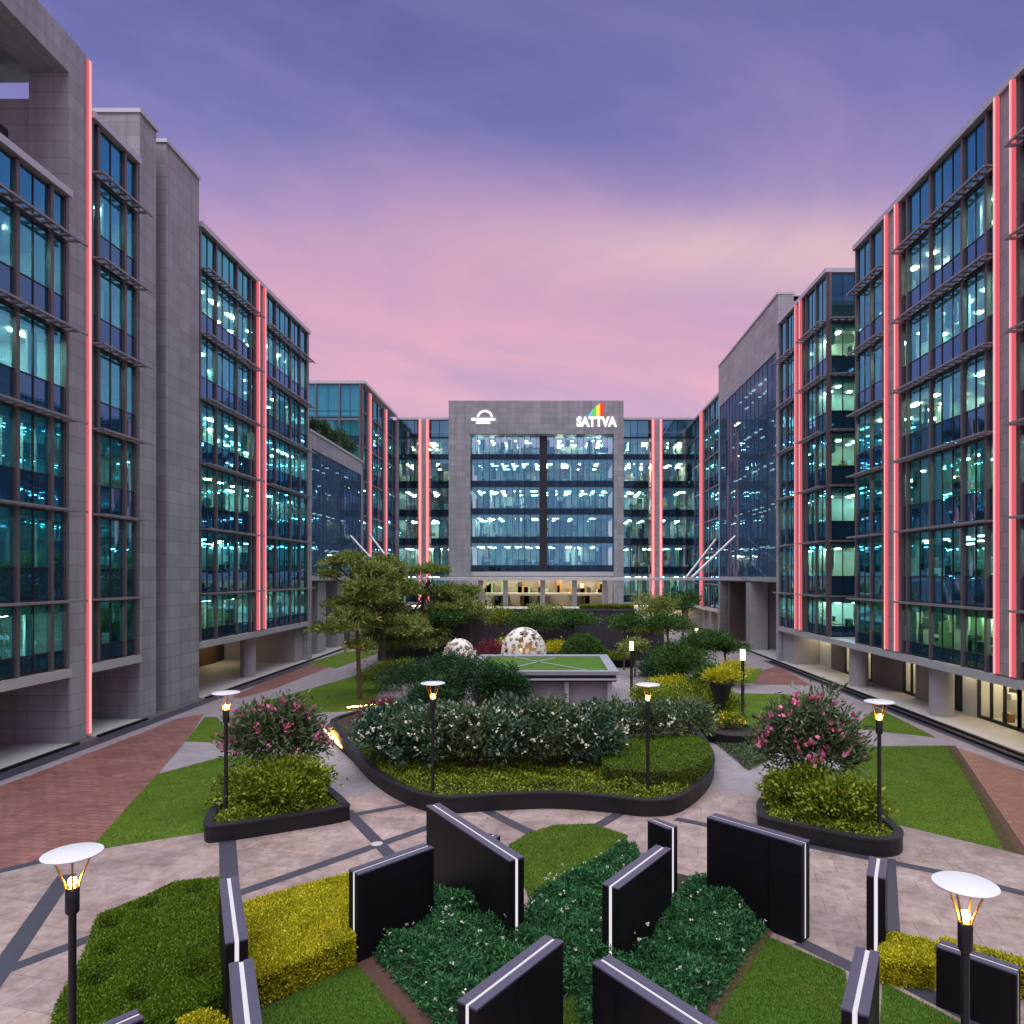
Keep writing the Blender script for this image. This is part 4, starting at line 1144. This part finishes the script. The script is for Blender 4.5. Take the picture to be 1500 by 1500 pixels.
# clipped mound on the right side of the bed
mp_ = GP([(890, 1124), (950, 1130), (1000, 1128), (1034, 1110), (1038, 1092), (1010, 1078), (960, 1080), (905, 1088), (886, 1106)], 1.1)
clipped_hedge('clipped_mound', 'smooth clipped dark green mound at the right end of the curved bed', None, .7, 'hedge', 26000, .07, .04, zc - .1, poly=smooth_loop([p[:2] for p in mp_], 4), cat='hedge')

for po in (lp, rp):
    carpet_plants('lime_ground_cover', inset(po, .3), .36, 11000, 'lime', .12, .065, .38, edge=.25)
# oleanders and lime shrubs of the two side planters
shrub('pink-flowered oleander in the left triangular planter', 402, 1150, (1.7, 1.15, 1.55), 'shrub', .5, 7500, .25, .075, ('pink', 110, .15), 80, .15, cz=1.45, name='oleander_shrub')
shrub('lime green shrub under the pink oleander in the left planter', 408, 1175, (1.8, 1.2, .85), 'lime', .42, 12000, .15, .075, None, 130, .12, cz=.5, name='lime_shrub')
shrub('pink-flowered oleander in the right triangular planter', 1182, 1165, (1.6, 1.15, 1.75), 'shrub', .5, 8500, .26, .08, ('pink', 85, .16), 85, .15, cz=1.55, name='oleander_shrub')
shrub('lime green shrub under the pink oleander in the right planter', 1172, 1180, (1.2, 1.0, .85), 'lime', .42, 9000, .15, .075, None, 100, .12, cz=.5, name='lime_shrub')
shrub('lime green shrub beside the lamp post of the right planter', 1236, 1200, (1.15, .95, .8), 'lime', .42, 9000, .15, .075, None, 100, .12, cz=.5, name='lime_shrub')
carpet_plants('low_ground_cover', orient_ccw(GP([(1048, 1086), (1120, 1085), (1128, 1110), (1096, 1126)], .1)), .25, 9000, 'shrub', .09, .05, 0)
# round planter planting
x, y, _ = G(1066, 1066, .5)
shrub('yellow-flowered low bush in the round planter', 0, 0, (.7, .6, .35), 'lime', .45, 1800, .12, .06, ('yellow_petal', 40, .1), 40, .2, pos=(x + .2, y + .3, 0), name='low_bush')
shrub('pink-flowered low bush left of the round planter', 0, 0, (.6, .6, .35), 'tree', .1, 1500, .12, .06, ('pink', 26, .12), 40, .2, pos=(x - 1.5, y - .5, 0), name='low_bush')

def clipped_tree(label, x, y, z0, trunk_h, pads, mat, n, L=.16, W=.07, lean=(0, 0), name='small_tree', tr=.09, group=None, spread=.2, nclump=26, jit=.8, cat='tree'):
    """Trunk with limbs to each foliage pad; pads are (dx, dy, z, rx, ry, rz)."""
    root = thing(name, label, cat, (x, y, z0), group)
    m = MB(); top = Vector((x + lean[0], y + lean[1], z0 + trunk_h))
    m.tube([(x, y, z0), (x + lean[0] * .3 + .05, y + lean[1] * .3, z0 + trunk_h * .5), tuple(top)], [tr, tr * .8, tr * .55], 9)
    for p in pads:
        e = Vector((x + p[0], y + p[1], z0 + p[2])); s_ = Vector((x, y, z0)).lerp(top, random.uniform(.6, 1.0))
        m.tube([s_, s_.lerp(e, .5) + Vector((0, 0, .1)), e], [tr * .45, tr * .3, tr * .12], 6)
    m.build('trunk', M['bark'], root, True, recalc=False)
    Vs = []; tot = sum(p[3] * p[4] for p in pads)
    for p in pads:
        k = max(60, int(n * p[3] * p[4] / tot))
        P, D, _ = blob_points(k, (x + p[0], y + p[1], z0 + p[2]), p[3:6], nclump, spread, .35)
        Vs.append(leaves(P, D, L, W, jit))
    link('crown', fast_mesh('crown', np.vstack(Vs), 4, M[mat]), root)
    return root

# ------------------------------------------------------------------ pines on the left
def pine(label, px, py, h, w_, n, seed, group='pines left of the garden', lean=(0, 0), f0=.34):
    rs = random.Random(seed); x, y, _ = G(px, py)
    pads = []
    for k in range(22):
        f = rs.uniform(f0, 1.0); a = rs.uniform(0, 6.28); rr = w_ * (1.05 - .6 * f) * rs.uniform(.35, 1.1)
        s_ = rs.uniform(.6, 1.25)
        pads.append((math.cos(a) * rr + lean[0] * f, math.sin(a) * rr, h * f, w_ * .30 * s_, w_ * .30 * s_, .46 * s_))
    pads.append((lean[0], 0, h, w_ * .3, w_ * .3, .5))
    return clipped_tree(label, x, y, 0, h * .9, pads, 'pine', int(n * .5), .36, .10, (lean[0], 0), 'pine_tree', .15, group, .15, 44, .7)
pine('front pine with bare brown trunk and layered pads, left of the garden', 527, 1024, 8.7, 3.5, 40000, 3, lean=(-.6, 0))
pine('pine behind the front pine, trunk showing right of it over the path', 562, 990, 8.8, 3.8, 34000, 5, f0=.25)
pine('slim pine standing close behind the second pine trunk', 574, 982, 7.4, 3.8, 26000, 8, f0=.22)
pine('rightmost pine of the group, crown reaching the grey portal', 602, 972, 8.2, 4.6, 40000, 12, lean=(1.6, 0), f0=.2)
pine('farthest pine, partly hidden, towards the charcoal wall', 640, 968, 6.4, 4.0, 28000, 15, lean=(1.0, 0), f0=.18)

# dark junipers, lime bushes and others behind the curved bed
for px, py, r, lb in ((600, 1018, (2.0, 1.4, 1.2), 'spreading dark juniper between pine trunk and curved bed'), (655, 1000, (1.9, 1.4, 1.3), 'dark juniper left of the flat roof rim'),
                      (700, 1030, (2.0, 1.3, 1.55), 'dark juniper in front of the flat roof corner'), (640, 1034, (1.5, 1.2, .9), 'low dark juniper just behind the left bed lamp'), (742, 1032, (1.3, 1.1, 1.3), 'dark juniper covering the left part of the roof edge')):
    shrub(lb, px, py + 10, r, 'juniper', 0, 7500, .2, .06, None, 60, .16, name='juniper_shrub', group='dark junipers behind the curved bed')
shrub('bright lime bush behind the pine trunk', 563, 1012, (1.5, 1.3, 1.0), 'lime', 0, 4000, .15, .07, None, 60, .18, name='lime_shrub')
shrub('small lime bush right of the pine trunk by the junipers', 590, 996, (1.2, 1.2, .8), 'lime', 0, 3000, .15, .07, None, 50, .18, name='lime_shrub')

# ------------------------------------------------------------------ flat-roofed pavilion with a lawn roof
b = thing('garden_pavilion', 'flat pavilion with a broad pale rim round a lawn roof behind the curved bed', 'pavilion', (0, 43, 0))
x0, x1, y0, y1, zt = -4.9, 4.0, 39.2, 47.6, 2.25
m = MB()
m.box(x0, x1, y0, y0 + .55, zt - .22, zt); m.box(x0, x1, y1 - .9, y1, zt - .22, zt)
m.box(x0, x0 + .6, y0 + .55, y1 - .9, zt - .22, zt); m.box(x1 - .6, x1, y0 + .55, y1 - .9, zt - .22, zt)
m.build('roof_rim', M['rim'], b, recalc=False)
MB().box(x0 + .6, x1 - .6, y0 + .55, y1 - .9, zt - .3, zt - .1).build('roof_lawn', M['lawn2'], b, recalc=False)
m = MB(); a_ = (x0 + x1) / 2 + .3
for p0, p1 in (((a_ - 2.2, y1 - 1.0), (a_ + 2.6, y0 + .7)), ((a_ + .6, y1 - 1.0), (a_ - 2.8, y0 + .7))):
    d = Vector((p1[0] - p0[0], p1[1] - p0[1])).normalized(); nn = Vector((-d.y, d.x)) * .09
    m.quad([(p0[0] + nn.x, p0[1] + nn.y, zt - .07), (p0[0] - nn.x, p0[1] - nn.y, zt - .07), (p1[0] - nn.x, p1[1] - nn.y, zt - .07), (p1[0] + nn.x, p1[1] + nn.y, zt - .07)])
m.build('roof_path', M['rim'], b, recalc=False)
MB().box(x0 + .15, x1 - .15, y0 + .15, y1 - .15, zt - .62, zt - .301).build('roof_fascia', M['black_metal'], b, recalc=False)
MB().box(x0 - .05, x1 + .1, y0 - .1, y0 + .149, zt - .5, zt - .42).build('fascia_rail', M['steel'], b, recalc=False)
for x in (-4.4, -1.2, 1.0, 3.5):
    MB().box(x - .13, x + .13, y0 + .4, y0 + .66, 0, zt - .62).build('post', M['steel'], b, recalc=False)
MB().box(x0 + .5, x1 - .5, y0 + .9, y1 - 1, 0, zt - .621).build('pavilion_wall', M['concrete'], b, recalc=False)

# ------------------------------------------------------------------ pierced shell sculptures
def shell(label, x, y, r, z0, squash, tilt, seed):
    rs = random.Random(seed)
    root = thing('shell_sculpture', label, 'sculpture', (x, y, 0), 'pierced shell sculptures')
    bm = bmesh.new(); bmesh.ops.create_icosphere(bm, subdivisions=5, radius=1)
    holes = [(Vector((rs.gauss(0, 1), rs.gauss(0, 1), rs.gauss(0, 1))).normalized(), rs.uniform(.05, .13)) for _ in range(300)]
    kill = []
    for f in bm.faces:
        c = f.calc_center_median()
        if c.z < -.15 or c.normalized().z < -.2: kill.append(f); continue
        for h, hr in holes:
            if (c.normalized() - h).length < hr: kill.append(f); break
    bmesh.ops.delete(bm, geom=kill, context='FACES')
    ret = bmesh.ops.solidify(bm, geom=bm.faces[:], thickness=.09)
    rot = Matrix.Rotation(R(tilt), 4, 'Y')
    for v in bm.verts:
        c = rot @ v.co; v.co = Vector((x + c.x * r, y + c.y * r * .8, z0 + c.z * r * squash))
    me = bpy.data.meshes.new('shell'); bm.to_mesh(me); bm.free(); me.materials.append(M['white_stone']); link('shell', me, root)
    MB().lathe([(r * .55, 0), (r * .5, r * .2), (.1, r * .55)], 16, (x, y, z0)).build('amber_core', M['shell_in'], root, True)
    MB().lathe([(.1, 0), (.16, .12), (.05, .3)], 10, (x - .2, y - r * .45, z0 + .1)).build('bulb', M['lantern'], root, True)
    MB().lathe([(r * .9, 0), (r * .9, z0)], 24, (x, y, 0)).build('base', M['concrete'], root, True)
shell('large pierced white half-dome sculpture behind the flat roof', -1.95, 51.5, 1.7, 1.9, 1.15, 0, 3)
shell('smaller tilted pierced white shell sculpture left of the flat roof', -6.4, 48.5, 1.25, 1.6, 1.35, 18, 6)
shrub('crimson-leaved bush between the two white shells', 0, 0, (1.5, 1, .8), 'red_leaf', 1.0, 1800, .18, .08, None, 40, .2, pos=(-4.4, 54, 0), name='crimson_bush')
shrub('yellow-green bush left of the half-dome sculpture', 0, 0, (1.3, 1, .8), 'yellow', 1.0, 1800, .18, .08, None, 40, .2, pos=(-3.3, 56, 0), name='golden_bush')
shrub('yellow-green bush right of the half-dome sculpture', 0, 0, (1.4, 1, .8), 'yellow', 1.0, 1800, .18, .08, None, 40, .2, pos=(.6, 55, 0), name='golden_bush')

# charcoal wall with its planting behind the garden
b = thing('garden_wall', 'long charcoal stone feature wall across the back of the garden', 'wall', (-4, 62, 0))
MB().box(-15.6, 7.8, 62, 62.6, 0, 4.55).build('wall', M['water_wall'], b, recalc=False)
MB().box(-15.7, 7.9, 61.9, 62.7, 4.552, 4.7).build('coping', M['granite_top'], b, recalc=False)
MB().box(7.802, 10.4, 62, 62.6, 0, 3.0).build('low_wall', M['water_wall'], b, recalc=False)
MB().box(-16, 11, 62.61, 97, 3.0, 3.3).build('terrace', M['pale_conc'], b, recalc=False)
clipped_hedge('clipped_hedge', 'thin bright hedge along the top of the charcoal wall', None, .35, 'lime', 4000, .12, .06, 4.7, poly=[(2.8, 62.0), (7.6, 62.0), (7.6, 62.6), (2.8, 62.6)])

# round topiary and trees in front of the wall
x, y = 2.6, 52.5
b = thing('topiary_ball', 'large round clipped dark green ball bush right of the half-dome sculpture', 'topiary', (x, y, 0))
P, D, cen = blob_points(14000, (x, y, 3.05 - 1.55), (1.72, 1.72, 1.72), 260, .08, .9)
d = unit(rng.normal(0, 1, (14000, 3))); P = np.array([x, y, 1.5]) + d * 1.7 * rng.uniform(.9, 1.04, (14000, 1))
link('foliage', fast_mesh('foliage', leaves(P, d, .16, .08, .7), 4, M['tree']), b)
MB().lathe([(.9, 0), (1.45, .7), (1.5, 1.5), (1.1, 2.5), (.2, 2.95)], 20, (x, y, .02)).build('core', M['mulch'], b, True)
def round_tree(label, px, y, ztop, r, mat, n, flat=.6, trunk=True):
    x = (px - VX) * y / FOC; zc_ = ztop - r * flat
    pads = [(random.uniform(-.5, .5) * r, random.uniform(-.4, .4) * r, zc_ + random.uniform(-.25, .3) * r * flat, r * random.uniform(.5, .75), r * .6, r * flat * .62) for _ in range(6)]
    return clipped_tree(label, x, y, 0, zc_, pads, mat, n, .2, .09, (0, 0), 'small_tree', .09, 'small trees round the garden')
round_tree('thin yellow-green tree before the charcoal wall', 732, 59, 5.1, 1.7, 'lime', 3500, .7)
round_tree('broad green tree before the wall, behind the half-dome', 772, 57, 5.2, 2.2, 'tree', 7000, .6)
round_tree('dark green tree just left of the ball bush', 838, 58, 5.1, 2.4, 'tree', 7000, .55)
round_tree('pale green tree between the two trees before the wall', 803, 60, 5.3, 2.0, 'pine', 4000, .5)
round_tree('dark small tree right of the charcoal wall corner', 914, 56, 5.0, 1.6, 'tree', 5000, .75)
round_tree('olive shrub-like tree below the lamp right of the wall', 930, 52, 3.2, 1.1, 'pine', 2500, .8)
round_tree('dark green tree left of the far right lanterns', 978, 57, 4.9, 2.4, 'tree', 7000, .55)
round_tree('spreading dark green tree in the right planting, upper tier', 1030, 49, 4.1, 2.3, 'tree', 8000, .55)
round_tree('dark green tree in the right planting above the yellow bush', 1000, 44, 3.4, 2.0, 'tree', 7000, .6)
round_tree('airy yellow-green tree under the right end of the canopy', 962, 64, 6.2, 2.4, 'pine', 5500, .7)
round_tree('green tree before the far right office front', 1000, 70, 6.4, 2.6, 'tree', 6000, .65)
round_tree('tall olive tree beyond the lit shells, left of the ball bush', 690, 60, 6.0, 2.4, 'pine', 6000, .7)
round_tree('green tree at the left end of the charcoal wall', 655, 59, 5.4, 2.2, 'tree', 6000, .7)
round_tree('bushy pale tree at the far lantern', 945, 60, 4.3, 1.8, 'lime', 4000, .7)
round_tree('low dark green tree beside the urn', 1042, 41, 2.6, 1.5, 'tree', 5000, .6)
round_tree('small green tree near the far right passage', 1062, 50, 3.4, 1.6, 'tree', 4000, .6)
for px, py, r, mt, lb in ((985, 1020, (1.6, 1.3, .75), 'yellow', 'golden bush right of the flat pavilion'), (1020, 1030, (1.9, 1.4, .8), 'lime', 'lime bush below the dark trees on the right'), (1048, 1046, (1.3, 1.1, .65), 'lime', 'lime bush left of the urn'),
                          (950, 1036, (1.0, 1.0, .8), 'lime', 'pale lime bush at the pavilion corner'), (1072, 1000, (1.3, 1.2, .9), 'yellow', 'golden bush behind the urn'), (895, 968, (2.0, 1.0, .6), 'lime', 'low lime hedge-like bush left of the slim lantern')):
    shrub(lb, px, py + 5, r, mt, 0, 4500, .15, .07, None, 60, .18, name='golden_bush' if mt == 'yellow' else 'lime_shrub')
shrub('loose dark shrub under the upper right trees', 968, 1000, (1.8, 1.3, 1.0), 'juniper', 0, 4500, .2, .07, None, 60, .17, name='juniper_shrub')
shrub('mid green shrub behind the golden bush right of the pavilion', 1010, 1008, (1.8, 1.3, 1.1), 'tree', 0, 4500, .18, .08, None, 60, .17, name='green_shrub')
# stone bowls and urn
for px, py, r, lb in ((905, 975, 1.7, 'dark oval stone trough with a lime top beside the slim lantern'), (970, 990, 1.9, 'low dark stone trough of brown grass near the pavilion')):
    x, y, _ = G(px, py)
    b = thing('stone_trough', lb, 'planter', (x, y, 0))
    MB().lathe([(r * .7, 0), (r, .6), (r, .7), (r * .9, .7)], 24, (x, y, 0)).build('trough_wall', M['planter'], b, True)
    P = scatter([(x + r * .85 * math.cos(k), y + r * .85 * math.sin(k)) for k in np.linspace(0, 6.2, 16)], 1400)
    link('foliage', fast_mesh('foliage', leaves(np.column_stack([P, np.full(1400, .7)]), np.tile([[0, 0, 1.]], (1400, 1)), .3, .06, .5), 4, M['lime' if px < 950 else 'red_leaf']), b)
x, y, _ = G(1056, 1056)
b = thing('garden_urn', 'dark tapering garden urn with variegated plant by the round planter', 'urn', (x, y, 0))
MB().lathe([(.3, 0), (.18, .15), (.2, .4), (.5, 1.3), (.62, 1.75), (.55, 1.8)], 20, (x, y, .3)).build('urn_body', M['planter'], b, True)
P, D, _ = blob_points(1600, (x, y, 2.3), (.85, .8, .45), 30, .2)
link('foliage', fast_mesh('foliage', leaves(P, D, .28, .06, .6), 4, M['yellow']), b)
# roof garden plants on the left screen block
for k, (yy, r) in enumerate(((64.5, .9), (67.5, 1.3), (70.5, 1.1), (73.5, 1.5), (77, 1.3))):
    shrub(['small dark bush at the near end of the left roof garden', 'trailing dark bush second along the left roof garden', 'low dark bush in the middle of the left roof garden', 'large dark bush towards the far end of the left roof garden', 'dark bush at the far end of the left roof garden'][k], 0, 0, (1.0, 1.5, r * .7), 'juniper', 21.2, 1800, .25, .1, None, 40, .2, pos=(XL - .6, yy, 21.2), name='roof_bush', group='bushes of the left roof garden')

# ------------------------------------------------------------------ foreground ground cover and hedges
gc1 = GP([(530, 1362), (560, 1322), (640, 1288), (690, 1310), (755, 1345), (790, 1290), (850, 1262), (930, 1228), (945, 1262), (895, 1330), (890, 1372), (960, 1330), (1010, 1275), (1060, 1290), (1150, 1318), (1105, 1365), (1035, 1470), (1010, 1560), (880, 1560), (840, 1440), (790, 1440), (690, 1540), (600, 1440)], .3)
carpet_plants('flowering_ground_cover', orient_ccw(gc1), .62, 95000, 'deep', .12, .032, .02, .35, .6, flowers=('white_petal', 130, .05), edge=.35, tuft=5)
sheet('planting_soil', orient_ccw(GP([(528, 1385), (640, 1300), (755, 1350), (930, 1238), (950, 1270), (1010, 1285), (1130, 1345), (1020, 1540), (1000, 1560), (700, 1560)])), .03, M['mulch'])

dl = [G(px, py, .45)[:2] for px, py in ((285, 1302), (215, 1325), (160, 1352), (160, 1390), (145, 1432), (205, 1455), (290, 1420), (240, 1500))]
clipped_hedge('clipped_hedge', 'dark green clipped low hedge block with round dips, front left', [(145, 1340), (215, 1312), (255, 1292), (322, 1285), (336, 1330), (338, 1400), (348, 1440), (200, 1520), (70, 1540), (85, 1470), (128, 1390)], .45, 'hedge', 150000, .055, .03, dimples=[(a, b_, .24, .42) for a, b_ in dl])
clipped_hedge('clipped_hedge', 'golden yellow clipped hedge between black panels, front left', [(357, 1322), (440, 1297), (515, 1278), (518, 1372), (450, 1400), (372, 1432)], .6, 'yellow', 60000, .055, .03, jag=.03)
clipped_hedge('clipped_hedge', 'small golden hedge clump at the bottom edge, left of the slotted panel', [(262, 1492), (300, 1478), (332, 1490), (335, 1540), (262, 1540)], .5, 'yellow', 9000, .055, .03, jag=.03)
clipped_hedge('clipped_hedge', 'golden yellow hedge between slotted panel and low black panel, right', [(1290, 1372), (1310, 1366), (1366, 1378), (1366, 1412), (1292, 1404)], .5, 'yellow', 16000, .055, .03, jag=.03)
clipped_hedge('clipped_hedge', 'golden hedge behind the low black panel at right', [(1372, 1382), (1500, 1415), (1560, 1440), (1560, 1425), (1500, 1404), (1380, 1372)], .62, 'yellow', 12000, .055, .03, jag=.03)

# ------------------------------------------------------------------ black granite panels with light channels
def panel(label, far, near, h, th=.36, lit=True, channel_face=True):
    A, B_ = Vector((far[0], far[1], 0)), Vector((near[0], near[1], 0)); d = (B_ - A).normalized(); n = Vector((-d.y, d.x, 0))
    L = (B_ - A).length
    root = thing('granite_slab', label, 'stone panel', tuple((A + B_) / 2), 'black stone panels in the garden')
    F = Fr((A.x, A.y), (d.x, d.y), (n.x, n.y)); hw = th / 2; ch = .034
    MB(F).box(0, L, -hw, -ch, 0, h - .03).box(0, L, ch, hw, 0, h - .03).build('slab', M['granite'], root, recalc=False)
    MB(F).box(-.004, L + .004, -hw - .006, -ch, h - .029, h).box(-.004, L + .004, ch, hw + .006, h - .029, h).build('edge_cap', M['granite_top'], root, recalc=False)
    MB(F).box(.002, L - .03, -ch, ch, .02, h - .045).build('core', M['granite'], root, recalc=False)
    m = MB(F).box(.01, L - .012, -ch + .002, ch - .002, h - .044, h - .018)
    m.box(L - .029, L - .008, -ch + .002, ch - .002, .05, h - .045)
    m.build('light_channel', M['led_white'], root, recalc=False)
    return root
def TP(px, py, z): return G(px, py, z)[:2]
panel('black panel beside the golden hedge, front left of the planting', TP(628, 1238, 1.8), TP(518, 1277, 1.8), 1.8)
panel('longest black panel, running towards the curved bed', TP(634, 1178, 1.85), TP(757, 1258, 1.85), 1.85)
panel('short black panel stub showing behind the longest one', TP(700, 1236, 1.4), TP(724, 1222, 1.4), 1.4)
panel('narrow black panel standing before the curved bed, right of centre', TP(955, 1200, 1.75), TP(986, 1212, 1.75), 1.75, .3)
panel('black panel in the middle of the white-flowered ground cover', TP(972, 1240, 1.8), TP(894, 1298, 1.8), 1.8)
panel('broad black panel facing the viewer, right of the ground cover', TP(1042, 1194, 2.1), TP(1180, 1234, 2.1), 2.1, .38)
panel('front black panel at the bottom edge, slanting up to the right', TP(812, 1374, 1.7), TP(684, 1472, 1.7), 1.7)
panel('front black panel at the bottom edge, slanting down to the right', TP(880, 1404, 1.7), TP(1075, 1530, 1.7), 1.7)
panel('edge-on black panel with lit slot behind the golden hedge, left', TP(335, 1285, 1.75), TP(347, 1378, 1.75), 1.75, .34)
panel('nearer edge-on black panel with lit slot at the bottom left', TP(353, 1407, 1.75), TP(368, 1545, 1.75), 1.75, .34)
panel('edge-on black panel with lit slot by the right planter', TP(1287, 1256, 1.8), TP(1283, 1284, 1.8), 1.8, .34)
panel('nearer edge-on black panel with lit slot at the bottom right', TP(1271, 1390, 1.8), TP(1252, 1482, 1.8), 1.8, .34)
panel('low black panel behind the front right lamp', TP(1375, 1381, 1.1), TP(1492, 1421, 1.1), 1.1, .3)
panel('black panel end just showing at the bottom left corner', TP(205, 1484, 1.5), TP(150, 1508, 1.5), 1.5, .3)

# ------------------------------------------------------------------ lamps
def disc_lamp(label, x, y, z0, h):
    root = thing('garden_lamp', label, 'garden lamp', (x, y, z0), 'disc-topped lamp posts')
    MB().lathe([(.13, 0), (.13, .02), (.07, .05), (.055, .12), (.055, h - .95)], 16, (x, y, z0)).build('pole', M['black_metal'], root, True)
    MB().lathe([(.055, 0), (.085, .03), (.095, .06), (.095, .40), (.08, .42)], 18, (x, y, z0 + h - .96)).build('collar', M['black_metal'], root, True)
    bz = z0 + h - .49
    MB().lathe([(.02, -.05), (.055, 0), (.062, .04), (.045, .09), (.01, .11)], 14, (x, y, bz)).build('bulb', M['bulb'], root, True)
    for k in range(4):
        a = R(35 + 90 * k); c, s_ = math.cos(a), math.sin(a)
        MB().tube([(x + .08 * c, y + .08 * s_, z0 + h - .58), (x + .1 * c, y + .1 * s_, z0 + h - .45), (x + .26 * c, y + .26 * s_, z0 + h - .03)], .015, 6).build('strut', M['brass'], root, True)
    MB().lathe([(.05, -.05), (.3, -.035), (.405, -.01), (.41, .005), (.39, .016), (.02, .03)], 40, (x, y, z0 + h - .02)).build('disc', M['lamp_white'], root, True)
for px, py, z0, h, lb in ((106, 1248, 0, 3.55, 'disc-topped black lamp in the front left, before the dark hedge'), (1414, 1293, 0, 3.55, 'disc-topped black lamp in the front right, before the low panel'),
                          (331, 1014, .45, 3.72, 'disc-topped black lamp at the tip of the left triangular planter'), (1288, 1027, .45, 3.72, 'disc-topped black lamp at the tip of the right triangular planter'),
                          (634, 1000, .45, 3.72, 'disc-topped black lamp in the front left of the curved bed'), (949, 1002, .45, 3.72, 'disc-topped black lamp in the front right of the curved bed')):
    x, y, _ = G(px, py, z0 + h)
    disc_lamp(lb, x, y, z0, h)

def lantern(label, x, y, h, z0=0.0):
    root = thing('lantern_post', label, 'lantern', (x, y, z0), 'slim lantern posts')
    MB().lathe([(.16, 0), (.13, .05), (.09, .1), (.09, h - .75)], 14, (x, y, z0)).build('pole', M['black_metal'], root, True)
    MB().lathe([(.13, 0), (.13, .58)], 16, (x, y, z0 + h - .72)).build('lantern_glass', M['lantern'], root, True)
    MB().lathe([(.15, 0), (.15, .06), (.05, .1)], 16, (x, y, z0 + h - .135)).build('cap', M['black_metal'], root, True)
for px, y, py, lb in ((925, 44, 936, 'slim lantern post right of the pavilion'), (1088, 36.6, 947, 'slim lantern post beside the round planter on the right lawn'),
                      (1020, 54, 918, 'lantern glowing above the dark trees at right'), (938, 66, 912, 'far lantern near the charcoal wall end')):
    lantern(lb, (px - VX) * y / FOC, y, CAMZ - (py - VY) * y / FOC)
# warm step lights at the foot of the bed
for k, (p0, p1, lb) in enumerate((((474, 1068), (522, 1112), 'warm light line along the foot of the curved bed'), ((508, 1036), (560, 1030), 'warm light line at the foot of the front pine bed'))):
    a, c = G(*p0, .12), G(*p1, .12)
    d = Vector((c[0] - a[0], c[1] - a[1])).normalized(); nn = Vector((-d.y, d.x))
    root = thing('step_light', lb, 'step light', ((a[0] + c[0]) / 2, (a[1] + c[1]) / 2, 0))
    F = Fr((a[0], a[1]), (d.x, d.y), (nn.x, nn.y)); L = math.dist(a[:2], c[:2])
    MB(F).box(0, L, -.12, .12, 0, .09).build('housing', M['planter'], root, recalc=False)
    MB(F).box(.05, L - .05, -.06, .04, .091, .13).build('light_line', M['led_warm'], root, recalc=False)

pl = []
for poly, n in ((centre_out, 160), (lp, 70), (rp, 70)):
    o_ = inset(poly, -.9); q = scatter(o_, n * 4)
    e_ = ~inside(q, np.array(inset(poly, -.05))); pl.append(q[e_][:n])
pl = np.vstack(pl)
V = leaves(np.column_stack([pl, np.full(len(pl), .022)]), np.column_stack([rng.normal(0, 1, (len(pl), 2)), np.full(len(pl), .05)]), .09, .045, .15)
tag(link('fallen_leaves', fast_mesh('fallen_leaves', V, 4, M['yellow'])), kind='stuff')
